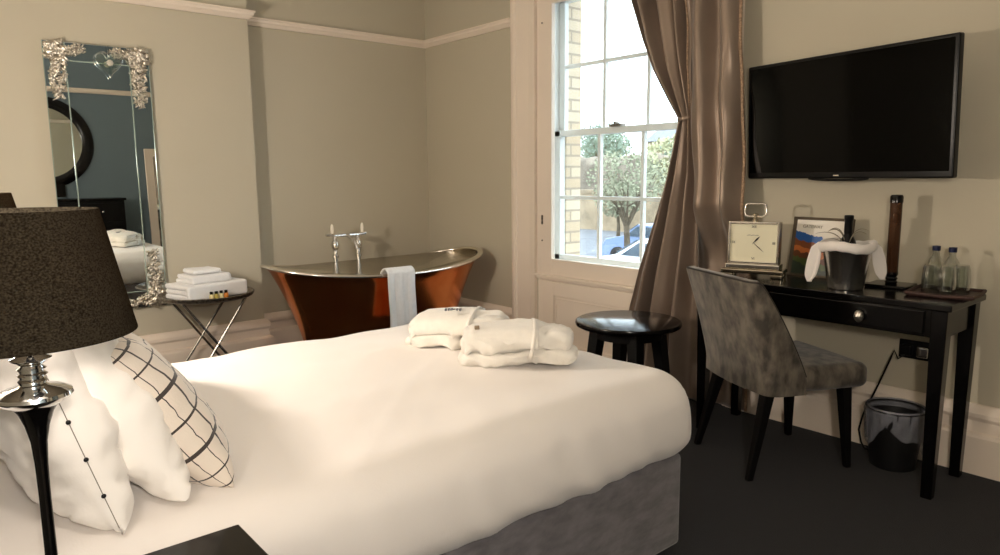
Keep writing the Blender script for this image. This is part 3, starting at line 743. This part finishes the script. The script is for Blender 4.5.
# ------------------------------------------------------------------ desk
DX0, DX1, DY0, DY1, DZ = -2.05, -.905, 3.00, 3.405, .795
dk = thing('desk', 'black writing desk with one long drawer under the television', 'desk', ((DX0 + DX1) / 2, (DY0 + DY1) / 2, 0))
dh, dd = (DX1 - DX0) / 2, (DY1 - DY0) / 2
MB().box((-dh, -dd, DZ - .026), (dh, dd, DZ)).build('desk_top', 'black_lacquer', dk, smooth=False, bevel=.004)
MB().box((-dh + .03, -dd + .028, .655), (dh - .03, dd - .02, DZ - .026)).build('frame', 'black_lacquer', dk, smooth=False, bevel=.003)
dr = MB().box((-dh + .16, -dd + .014, .668), (dh - .10, -dd + .030, DZ - .036)).build('drawer', 'black_lacquer', dk, smooth=False, bevel=.003)
kx = -1.243 - (DX0 + DX1) / 2
m = MB().ball((kx, -dd + .000, .708), (.019, .014, .026))
for k in range(8):
    a = k * PI / 4; m.ell((kx + .013 * math.cos(a), -dd - .006, .708 + .018 * math.sin(a)), (.006, .006, .006), 2)
m.build('knob', 'silver_leaf', dr, label='ornate silver drawer knob')
for x in (-1, 1):
    for y in (-1, 1):
        X, Y = x * (dh - .045), y * (dd - .042)
        MB().taper(.030, .020, DZ - .027, 0, (X, Y), (X, Y)).build('leg', 'black_lacquer', dk, smooth=False, bevel=.003)

# chair
cf = thing('chair', 'grey crushed velvet desk chair with curved back and black legs', 'chair', (-1.585, 2.985, 0), R(-26))
def seatf(v):
    x, y, z = v
    x *= 1 - .10 * max(0, -y / .25); z += .012 * (1 - (x / .25) ** 2) * (1 - (y / .26) ** 2) if z > 0 else 0
    return Vector((x, y, z))
MB().rbox((.245, .262, .055), .038, 20, seatf).xf(Matrix.Translation((0, .035, .425))).build('seat', 'chair_velvet', cf, auto=80)
def plan(u):       # u -1..1 along the U; returns x,y and unit outward
    L = .17; a = abs(u)
    if a < .50: x = .222 * (a / .50) * .90; y = -.215 + .018 * (a / .5) ** 2
    elif a < .72:
        t = (a - .50) / .22; an = t * PI / 2; x = .2025 + .035 * math.sin(an); y = -.197 + .035 * (1 - math.cos(an))
    else: t = (a - .72) / .28; x = .2375 + .004 * t; y = -.162 + .115 * t
    return (math.copysign(x, u), y)
def topz(u):
    a = abs(u); 
    if a < .68: return .864 - .008 * (a / .68) ** 2
    t = (a - .68) / .32; return .856 - .41 * (t ** 1.25)
def back(u, v, off=0):
    U = -1 + 2 * u; x, y = plan(U); zt = topz(U); z0 = .375; z = z0 + (zt - z0) * v
    h = (z - .43) / .43; rake = -.115 * max(0, h) ** 1.25
    fl = 1 + .06 * max(0, h)
    e = .004; xa, ya = plan(min(1, U + e)); xb, yb = plan(max(-1, U - e)); tn = Vector((xa - xb, ya - yb)).normalized(); n = Vector((tn.y, -tn.x))
    return Vector((x * fl + n.x * off, y + rake + n.y * off, z))
bm_ = MB(); nu, nv = 72, 26; th = .030
rings = []
for i in range(nu + 1):
    u = i / nu; o_ = [back(u, j / nv, th) for j in range(nv + 1)]; i_ = [back(u, j / nv, -th * .6) for j in range(nv, -1, -1)]
    cap_ = (back(u, 1, 0) + Vector((0, 0, .014)));
    rings.append(o_ + [back(u, 1, th * .75) + Vector((0, 0, .009)), cap_, back(u, 1, -th * .35) + Vector((0, 0, .009))] + i_)
bm_.loft(rings).build('backrest', 'chair_velvet', cf, auto=70)
for o_, nm in ((.026, 'piping'), (-.010, 'piping')):
    MB().tube([back(i / nu, 1, o_) + Vector((0, 0, .007)) for i in range(nu + 1)], .0042, 8).build(nm, 'piping_velvet', cf, auto=80)
for x, y, bx_, by_ in ((-1, -1, -.215, -.265), (1, -1, .215, -.265), (-1, 1, -.205, .235), (1, 1, .205, .235)):
    MB().taper(.024, .013, .385, 0, (x * .185, y * .19 + .02), (bx_, by_)).build('leg', 'black_wood', cf, smooth=False, bevel=.003)

# television on a swing bracket
tv = thing('television', 'black flat screen television on the wall above the desk', 'television', (-1.51, 3.315, 1.555), R(-10.3))
tilt = Matrix.Rotation(R(3), 4, 'X')
MB().rbox((.512, .018, .281), .008, 8).xf(tilt).build('casing', 'black_plastic', tv)
MB().box((-.495, -.0215, -.252), (.495, -.0175, .266)).xf(tilt).build('screen', 'screen_glass', tv, smooth=False)
m = MB()
for k in range(21):
    t = -1 + k / 10; 
pts = [(-.15 + .30 * k / 24, -.012, -.281 - .008 * (math.sin(PI * k / 24) ** .6)) for k in range(25)]
MB().tube(pts, .006, 8).xf(tilt).build('lower_lip', 'black_plastic', tv)
MB().box((-.014, -.0235, -.270), (.014, -.0185, -.264)).xf(tilt).build('maker_badge', 'chrome', tv, smooth=False)
mt = MB().box((-.10, .018, -.10), (.10, .04, .10)).xf(tilt); mt.build('mounting_plate', 'black_plastic', tv, smooth=False)
MB().tube([(0, .03, 0), (-.03, .10, 0), (.03, .163, .0)], .014, 8).build('bracket_arm', 'black_plastic', tv)

# ------------------------------------------------------------------ things on the desk
ck = thing('desk_clock', 'square silver desk clock with cream face and a ring handle on top', 'clock', (-1.835, 3.185, DZ), R(19))
for x in (-.115, .115):
    for y in (-.035, .035): MB().rbox((.028, .022, .010), .006, 4).xf(Matrix.Translation((x, y, .010))).build('foot', 'nickel', ck)
MB().rbox((.148, .062, .010), .006, 6).xf(Matrix.Translation((0, 0, .030))).build('base_plate', 'nickel', ck)
MB().rbox((.128, .050, .013), .006, 6).xf(Matrix.Translation((0, 0, .053))).build('plinth', 'nickel_rim', ck)
m = MB()
for lo, hi in (((-.120, .066), (-.108, .272)), ((.108, .066), (.120, .272)), ((-.108, .066), (.108, .078)), ((-.108, .260), (.108, .272))): m.box((lo[0], -.036, lo[1]), (hi[0], .036, hi[1]))
m.box((-.108, -.02, .078), (.108, .034, .260)); m.build('case', 'nickel_rim', ck, smooth=False, bevel=.003)
fc = MB().box((-.108, -.025, .078), (.108, -.020, .260)).build('face', 'clock_face', ck, smooth=False)
def face(x, z): return Matrix.Translation((x, -.0262, z)) @ Matrix.Rotation(PI / 2, 4, 'X')
for s, x, z in (('XII', 0, .247), ('III', .094, .169), ('VI', 0, .091), ('IX', -.094, .169)): text(s, .018, 'ink', fc, face(x, z), 'numeral')
m = MB()
for k in range(9): m.box((-.030 + k * .0062, -.0262, .2035 + .001 * (k % 3)), (-.0262 + k * .0062, -.0252, .2060 + .0012 * ((k * 2) % 3)))
m.build('dial_script', 'ink', fc, smooth=False)
for a, L, w, nm in ((R(42), .045, .0045, 'hour_hand'), (R(132), .066, .0022, 'minute_hand')):
    d2 = Vector((math.sin(a), 0, math.cos(a))); p = Vector((0, -.029, .169)); q = Vector((d2.z, 0, -d2.x))
    m = MB(); vs_ = [p - d2 * .010, p + q * w + d2 * L * .55, p + d2 * L, p - q * w + d2 * L * .55]
    m.loft([vs_, [v + Vector((0, .0015, 0)) for v in vs_]]); m.build(nm, 'ink', fc, smooth=False)
m = MB().lathe([(.014, 0), (.014, .008), (.008, .014), (.008, .026), (.013, .030), (.013, .036), (.004, .040)], (0, 0, .272), 20); m.build('crown', 'nickel', ck)
fr = [(-.034, .296), (-.048, .304), (-.052, .316), (-.046, .352), (-.036, .358), (.036, .358), (.046, .352), (.052, .316), (.048, .304), (.034, .296), (-.034, .296)]
MB().tube([(x, 0, z) for x, z in fr], .006, 10).build('ring_handle', 'nickel_rim', ck, auto=50)

bk = thing('brochure', 'dark framed welcome folder with a printed view, propped behind the ice bucket', 'brochure', (-1.605, 3.360, DZ), R(-3))
tl = Matrix.Rotation(R(-9), 4, 'X')
MB().box((-.150, -.006, 0), (.150, .010, .292)).xf(tl).build('folder', 'bark', bk, smooth=False, bevel=.002)
bm = bmesh.new(); uvl = bm.loops.layers.uv.new('UV'); q = [(-.128, -.0075, .012), (.138, -.0075, .012), (.138, -.0075, .278), (-.128, -.0075, .278)]
f = bm.faces.new([bm.verts.new(p) for p in q])
for l, uv in zip(f.loops, ((0, 0), (1, 0), (1, 1), (0, 1))): l[uvl].uv = uv
bm.transform(tl); me = bpy.data.meshes.new('cover_print'); bm.to_mesh(me); bm.free(); me.materials.append(MATS['printed_cover'])
o = bpy.data.objects.new('cover_print', me); COL.objects.link(o); o.parent = bk
md = o.modifiers.new('s', 'SOLIDIFY'); md.thickness = .001
text('GATEWAY', .021, 'dried_leaf', o, tl @ Matrix.Translation((-.045, -.0092, .245)) @ Matrix.Rotation(PI / 2, 4, 'X'), 'cover_lettering')

ib = thing('ice_bucket', 'polished steel ice bucket with a white cloth round its rim', 'ice bucket', (-1.365, 3.135, DZ), 0)
MB().lathe([(.001, .0), (.068, 0), (.072, .004), (.100, .185), (.104, .190), (.104, .194), (.098, .194), (.070, .010), (.001, .008)], n=48).build('bucket', 'steel', ib)
MB().lathe([(.001, .15), (.094, .15), (.092, .154), (.001, .156)], n=40).build('ice', 'glass', ib)
nk = thing('napkin', 'white napkin twisted round the ice bucket rim with hanging ends', 'napkin', (-1.365, 3.135, DZ))
pts = []
for k in range(49):
    a = 2 * PI * k / 48; pts.append((.106 * math.cos(a), .106 * math.sin(a), .188 + .006 * math.sin(a * 3)))
m = MB().tube(pts, [.0125 + .0008 * math.sin(k * 1.7) for k in range(49)], 12, flat=1.7); m.build('band', 'linen', nk, auto=80)
def tail(ang, L, w, out, seed, e):
    a0 = R(ang); er = Vector((math.cos(a0), math.sin(a0), 0)); ev = Vector((math.cos(R(e)), math.sin(R(e)), 0))
    def fn(u, v):
        ww = w * (.50 + .8 * math.sin(PI * min(1, v * .78 + .08))) * (1 if v < .8 else 1 - ((v - .8) / .2) ** 2 * .8)
        p = er * (.118 + out * v ** 1.1 - (.02 * (1 - v / .12) if v < .12 else 0)) + ev * (u - .5) * ww
        p += er * .006 * math.sin(u * 8 + seed); return (p.x, p.y, .203 - L * v)
    return fn
MB().surf(tail(212, .178, .040, .026, 1, 20), 14, 24).build('hanging_end', 'linen', nk, solid=.004, auto=80)
MB().surf(tail(35, .160, .045, .030, 3, 30), 14, 24).build('hanging_end', 'linen', nk, solid=.004, auto=80)
wb = thing('wine_bottle', 'dark bottle neck with black foil standing in the ice bucket', 'bottle', (-1.372, 3.15, DZ + .012), 0)
MB().lathe([(.001, 0), (.038, 0), (.040, .01), (.040, .165), (.030, .20), (.0165, .225), (.0150, .24)], n=28).build('bottle_body', 'black_plastic', wb)
MB().lathe([(.0155, .225), (.0175, .236), (.0170, .285), (.0195, .290), (.0195, .306), (.016, .309), (.001, .310)], n=28).build('foil', 'black_plastic', wb)
gd = thing('dried_grass', 'thin curling dried blades fanning out of the ice bucket', 'decoration', (-1.365, 3.13, DZ + .16))
for k, (a, L, h) in enumerate(((195, .13, .085), (170, .105, .055), (215, .08, .10), (340, .10, .095), (10, .085, .105), (150, .12, .10))):
    a = R(a); pts = [(L * t * math.cos(a) * (.3 + .7 * t), L * t * math.sin(a) * (.3 + .7 * t), h * math.sin(t * 2.0)) for t in [i / 12 for i in range(13)]]
    MB().tube(pts, [.0035 * (1 - .8 * abs(2 * i / 12 - 1) ** 2) + .0006 for i in range(13)], 6, flat=.4).build('blade', 'dried_leaf', gd, auto=80)

tl_ = thing('tube_lamp', 'tall slim cylinder lamp with amber glass tube and black cap', 'lamp', (-1.253, 3.335, DZ), R(4))
MB().rbox((.085, .080, .007), .004, 4).xf(Matrix.Translation((0, 0, .007))).build('base', 'black_lacquer', tl_)
MB().lathe([(.001, .014), (.022, .014), (.026, .022), (.020, .030), (.026, .038), (.020, .046), (.026, .054), (.026, .066), (.001, .066)], n=28).build('turned_foot', 'black_lacquer', tl_)
MB().lathe([(.0245, .066), (.0245, .372), (.0215, .372), (.0215, .066), (.0245, .066)], n=36, cap=False).build('glass_tube', 'amber_glass', tl_)
MB().lathe([(.001, .066), (.0205, .066), (.0205, .21), (.012, .235), (.001, .24)], n=24).build('inner_column', 'black_wood', tl_)
MB().lathe([(.001, .372), (.0265, .372), (.0265, .398), (.022, .406), (.001, .408)], n=32).build('cap', 'black_lacquer', tl_)

ty = thing('tray', 'dark woven tray holding the glasses and water bottles', 'tray', (-1.015, 3.270, DZ), R(6))
MB().box((-.115, -.115, .0), (.115, .115, .008)).build('base', 'wicker', ty, smooth=False, bevel=.003)
MB().tube([(-.118, -.118, .012), (0, -.122, .008), (.118, -.118, .012), (.122, 0, .010), (.118, .118, .012), (0, .122, .010), (-.118, .118, .012), (-.122, 0, .010), (-.118, -.118, .012)], .008, 8).build('rim', 'wicker', ty)
def tumbler(label, x, y):
    r = thing('tumbler', label, 'glass', (x, y, DZ + .009), 0, 'glasses on the tray')
    MB().lathe([(.030, .0), (.0315, 0), (.033, .055), (.030, .100), (.024, .118), (.001, .120), (.001, .112), (.022, .111), (.0285, .098), (.031, .055), (.030, 0)], n=28, cap=False).build('bowl', 'clear_glass', r)
    return r
tumbler('clear upturned tumbler at the left of the tray', -1.060, 3.225)
tumbler('clear upturned tumbler at the front of the tray', -.995, 3.215)
tumbler('clear upturned tumbler behind the other two glasses', -.965, 3.285)
for x, y, lb in ((-1.085, 3.345, 'small clear water bottle with dark blue cap, left of the pair'), (-1.015, 3.318, 'small clear water bottle with dark blue cap, right of the pair')):
    r = thing('water_bottle', lb, 'bottle', (x, y, DZ + .009), 0, 'water bottles on the tray')
    MB().lathe([(.001, 0), (.030, 0), (.032, .006), (.032, .100), (.026, .125), (.0135, .145), (.0125, .168), (.001, .168)], n=28).build('bottle_body', 'clear_glass', r)
    MB().lathe([(.015, .164), (.0155, .166), (.0155, .184), (.001, .186)], n=24).build('cap', 'blue_cap', r)

# under the desk: socket, cable, bin
so = thing('wall_socket', 'black double wall socket with plugs behind the desk leg', 'socket', (-1.175, YB, .495))
MB().rbox((.073, .006, .043), .004, 4).xf(Matrix.Translation((0, -.006, 0))).build('plate', 'black_plastic', so)
MB().rbox((.024, .018, .024), .006, 4).xf(Matrix.Translation((-.035, -.028, 0))).build('plug', 'black_plastic', so)
MB().rbox((.024, .018, .024), .006, 4).xf(Matrix.Translation((.035, -.028, 0))).build('plug', 'chrome', so)
cb = MB().tube([(-1.215, 3.44, .47), (-1.235, 3.43, .45), (-1.25, 3.42, .49), (-1.262, 3.42, .45), (-1.31, 3.41, .30), (-1.36, 3.40, .16), (-1.375, 3.40, .08), (-1.36, 3.40, .02), (-1.33, 3.37, .0045), (-1.28, 3.38, .0045)], .0042, 8).build('cable', 'black_plastic', auto=80)
tag(cb, 'thin dark mains cable hanging from the desk socket to the carpet', 'cable')
bn = thing('waste_bin', 'black waste bin with a clear liner folded over its rim, under the desk', 'bin', (-1.175, 3.28, 0))
MB().lathe([(.001, 0), (.088, 0), (.092, .004), (.118, .262), (.122, .266), (.122, .270), (.115, .270), (.089, .008), (.001, .008)], n=44).build('bin_body', 'bin_black', bn)
m = MB(); rings = []
for j in range(15):
    t = j / 14; ring = []
    for k in range(72):
        a = 2 * PI * k / 72; low = .14 + .045 * math.sin(a * 2 + 1) + .02 * math.sin(a * 5)
        rr = .124 - .012 * t + .004 * math.sin(a * 13 + t * 5) + .003 * math.sin(a * 29); z = .274 - low * t
        if j == 0: rr = .110; z = .24
        if j == 1: rr = .117; z = .277
        ring.append((rr * math.cos(a), rr * math.sin(a), z))
    rings.append(ring)
m.loft(rings, cap=False).build('liner', 'bin_liner', bn, auto=80)

# ------------------------------------------------------------------ furniture across the room, seen in the mirror
ch = thing('chest', 'black chest of drawers across the room, seen in the wall mirror', 'chest of drawers', (.27, 1.62, 0))
MB().box((-.21, -.50, .08), (.21, .50, 1.04)).build('carcass', 'black_wood', ch, smooth=False, bevel=.004)
MB().box((-.23, -.52, 1.04), (.228, .52, 1.07)).build('top', 'black_lacquer', ch, smooth=False, bevel=.004)
for k in range(4):
    d = MB().box((-.225, -.47, .11 + k * .23), (-.21, .47, .32 + k * .23)).build('drawer', 'black_wood', ch, smooth=False, bevel=.003)
    for y in (-.25, .25): MB().ball((-.24, y, .215 + k * .23), (.014, .014, .014)).build('knob', 'chrome', d)
for x in (-.18, .18):
    for y in (-.46, .46): MB().taper(.025, .02, .08, 0, (x, y), (x, y)).build('leg', 'black_wood', ch, smooth=False)
rm = thing('round_mirror', 'large round mirror in a thick black frame, reflected in the tall mirror', 'mirror', (XE - .03, 1.36, 1.745))
tor = []
for k in range(73):
    a = 2 * PI * k / 72; tor.append((0, .475 * math.cos(a), .475 * math.sin(a)))
rings = []
for k in range(73):
    a = 2 * PI * k / 72; c = Vector((0, .49 * math.cos(a), .49 * math.sin(a))); n_ = Vector((0, math.cos(a), math.sin(a)))
    rings.append([c + n_ * (.065 * math.cos(t)) + Vector((.026 * math.sin(t), 0, 0)) for t in [2 * PI * i / 12 for i in range(12)]])
MB().loft(rings, cap=False).build('frame', 'black_lacquer', rm, auto=60)
m = MB().lathe([(.001, 0), (.45, 0), (.45, .008), (.001, .008)], n=64).xf(Matrix.Rotation(PI / 2, 4, 'Y')); m.build('glass', 'mirror_silver', rm)
MB().box((-.03, .10, -.66), (.02, .20, -.50)).box((-.03, -.20, -.66), (.02, -.10, -.50)).build('support', 'black_lacquer', rm, smooth=False)
lm = thing('leaning_mirror', 'cream framed tall mirror standing against the far wall, seen in the wall mirror', 'mirror', (XE - .06, 2.92, 0))
tl2 = Matrix.Rotation(R(2.2), 4, 'Y')
m = MB()
for lo, hi in (((-.43, 0), (-.33, 1.69)), ((.33, 0), (.43, 1.69)), ((-.33, 0), (.33, .07)), ((-.33, 1.59), (.33, 1.69))): m.box((-.05, lo[0], lo[1]), (-.02, hi[0], hi[1]))
m.xf(tl2).build('frame', 'trim_paint', lm, smooth=False, bevel=.004)
MB().box((-.032, -.33, .07), (-.026, .33, 1.59)).xf(tl2).build('glass', 'mirror_silver', lm, smooth=False)

# ------------------------------------------------------------------ the street outside
GZ = -1.8
struct(MB().box((-140, YB + .46, GZ - .1), (60, 160, GZ)).build('ground', 'asphalt', smooth=False))
def tree(name, label, cat, x, y, h, cr, cz, leaf, n, seed, trunk=.12, lsize=.12, group='trees outside the window', branches=7):
    r = thing(name, label, cat, (x, y, GZ), 0, group); rnd = random.Random(seed)
    m = MB(); m.tube([(0, 0, 0), (.03, 0, h * .2), (-.04, .02, h * .42)], [trunk, trunk * .85, trunk * .7], 10)
    for k in range(branches):
        a = 2 * PI * k / branches + rnd.uniform(-.3, .3); e = cr * rnd.uniform(.55, .9)
        m.tube([(-.04, .02, h * .38), (e * .35 * math.cos(a), e * .35 * math.sin(a), h * .55), (e * math.cos(a), e * math.sin(a), h * rnd.uniform(.7, .9))], [trunk * .5, trunk * .3, trunk * .08], 6)
        a += .5; m.tube([(e * .35 * math.cos(a - .5), e * .35 * math.sin(a - .5), h * .55), (e * .8 * math.cos(a), e * .8 * math.sin(a), h * rnd.uniform(.6, .85))], [trunk * .28, trunk * .06], 5)
    m.build('trunk', 'bark', r)
    bm = bmesh.new()
    for k in range(n):
        while True:
            p = Vector((rnd.uniform(-1, 1), rnd.uniform(-1, 1), rnd.uniform(-1, 1)))
            if p.length < 1: break
        if noise.noise(p * 2.3 + Vector((seed, 0, 0))) < -.12: continue
        c = Vector((p.x * cr, p.y * cr, cz + p.z * cr * .75)); s = lsize * rnd.uniform(.6, 1.3)
        a = Vector((rnd.gauss(0, 1), rnd.gauss(0, 1), rnd.gauss(0, 1))).normalized() * s; b = a.orthogonal().normalized() * s * .6
        bm.faces.new([bm.verts.new(c + q) for q in (-a, b, a, -b)])
    me = bpy.data.meshes.new('foliage'); bm.to_mesh(me); bm.free(); me.materials.append(MATS[leaf])
    o = bpy.data.objects.new('foliage', me); COL.objects.link(o); o.parent = r
tree('street_tree', 'small green spreading tree beside the parked cars', 'tree', -14.0, 16.9, 3.9, 1.25, 3.0, 'leaf_green', 2800, 1, .12, .052, branches=9)
tree('street_tree', 'pale yellow green tree to the right, behind the curtain edge', 'tree', -18.2, 25.5, 4.6, 1.8, 3.5, 'leaf_yellow', 3600, 2, .15, .085)
tree('street_tree', 'low green shrub-like tree in front of the tan garden wall', 'tree', -22.5, 26.5, 2.8, 1.2, 1.9, 'leaf_green', 2000, 3, .10, .08)
for k, (x, y, h, cr) in enumerate(((-55, 62, 9.2, 3.2), (-48.5, 55, 8.0, 2.8), (-62.5, 70, 10.5, 3.6), (-41, 60, 7.4, 2.8), (-35, 50, 6.6, 2.6))):
    tree('bare_tree', ['tall thin distant tree nearest the brick edge', 'distant grey green tree left of the chimney stack', 'widest distant tree, partly behind the brick edge',
                       'low distant tree under the chimney stack', 'distant tree by the curtain edge'][k], 'tree', x, y, h, cr, h * .68, 'leaf_pale', 3000, 20 + k, .22, .15, group='distant trees', branches=10)
gw = MB().box((-42, 30.0, GZ), (-8, 30.4, GZ + 2.1)).box((-42.1, 29.9, GZ + 2.1), (-7.9, 30.5, GZ + 2.25)).build('garden_wall', 'stone_tan', smooth=False)
tag(gw, 'long tan stone garden wall across the street', 'wall')
m = MB()
def hdg(v): return v + Vector((0, 0, noise.noise(v * .9) * .5)) + v.normalized() * noise.noise(v * 2.2) * .2
m.rbox((13, 1.1, 1.25), .4, 90, hdg).xf(Matrix.Translation((-35.5, 38, GZ + 3.0))); o = m.build('hedge', 'hedge_brown', auto=80)
tag(o, 'brown winter hedge above the garden wall', 'hedge')
m = MB()
def bank(u, v): return (-60 + 60 * u, 40 + 26 * v, GZ + .2 + 4.6 * v * (.55 + .45 * math.sin(u * 4.2 + .3)) + noise.noise(Vector((u * 9, v * 5, 0))) * .7)
m.surf(bank, 60, 30); o = m.build('grassy_bank', 'leaf_yellow', auto=80, solid=.05); struct(o)
hs = thing('house', 'distant pale house with a slate roof and a chimney stack', 'house', (-49, 74, GZ))
MB().box((-6, -4, 0), (6, 4, 7.0)).build('walls', 'stone_tan', hs, smooth=False)
MB().loft([[(-6.4, -4.4, 7.0), (-6.4, 4.4, 7.0), (-6.4, 0, 9.4)], [(6.4, -4.4, 7.0), (6.4, 4.4, 7.0), (6.4, 0, 9.4)]]).build('roof', 'slate', hs, smooth=False)
MB().box((-.9, -.5, 8), (.9, .5, 11.2)).build('chimney', 'stone_tan', hs, smooth=False)
m = MB()
for x in (-.5, 0, .5): m.lathe([(.16, 11.2), (.2, 11.3), (.13, 12.0), (.16, 12.05)], (x, 0, 0), 12)
m.build('chimney_pot', 'slate', hs)
def car(label, loc, ang, paint):
    r = thing('car', label, 'car', loc, ang, 'parked cars')
    side = [(-2.05, .35), (-2.08, .70), (-1.95, .92), (-1.30, 1.0), (-.75, 1.42), (.55, 1.46), (1.25, 1.05), (1.95, .90), (2.10, .62), (2.05, .32)]
    rings = []
    for y, s in ((-.86, .93), (-.80, .99), (-.5, 1), (.5, 1), (.80, .99), (.86, .93)):
        rings.append([(x * (s if z > .8 else 1), y * (1 if z < .95 else .82), z * (1 if z < .95 else (.985 if abs(y) > .6 else 1))) for x, z in side])
    MB().loft(rings).build('body', paint, r, auto=30)
    m = MB()
    for y in (-.745, .745): m.loft([[(x, y - .012, z) for x, z in ((-1.12, 1.03), (-.72, 1.36), (.50, 1.39), (1.02, 1.05))], [(x, y + .012, z) for x, z in ((-1.12, 1.03), (-.72, 1.36), (.50, 1.39), (1.02, 1.05))]])
    m.build('side_windows', 'car_glass', r, smooth=False)
    MB().loft([[(.62, y, 1.43), (1.22, y, 1.09), (1.25, y, 1.11), (.64, y, 1.46)] for y in (-.58, .58)]).build('windscreen', 'car_glass', r, smooth=False)
    for x in (-1.3, 1.3):
        for y in (-.80, .80):
            w = MB().lathe([(.001, -.10), (.32, -.10), (.33, -.06), (.33, .06), (.32, .10), (.001, .10)], n=28).xf(Matrix.Translation((x, y, .33)) @ Matrix.Rotation(PI / 2, 4, 'X')).build('wheel', 'tyre', r)
    return r
car('white parked car beyond the tree, nearest the curtain', (-10.9, 14.9, GZ), R(188), 'car_white')
car('blue parked car left of the tree trunk', (-14.4, 19.3, GZ), R(176), 'car_blue')
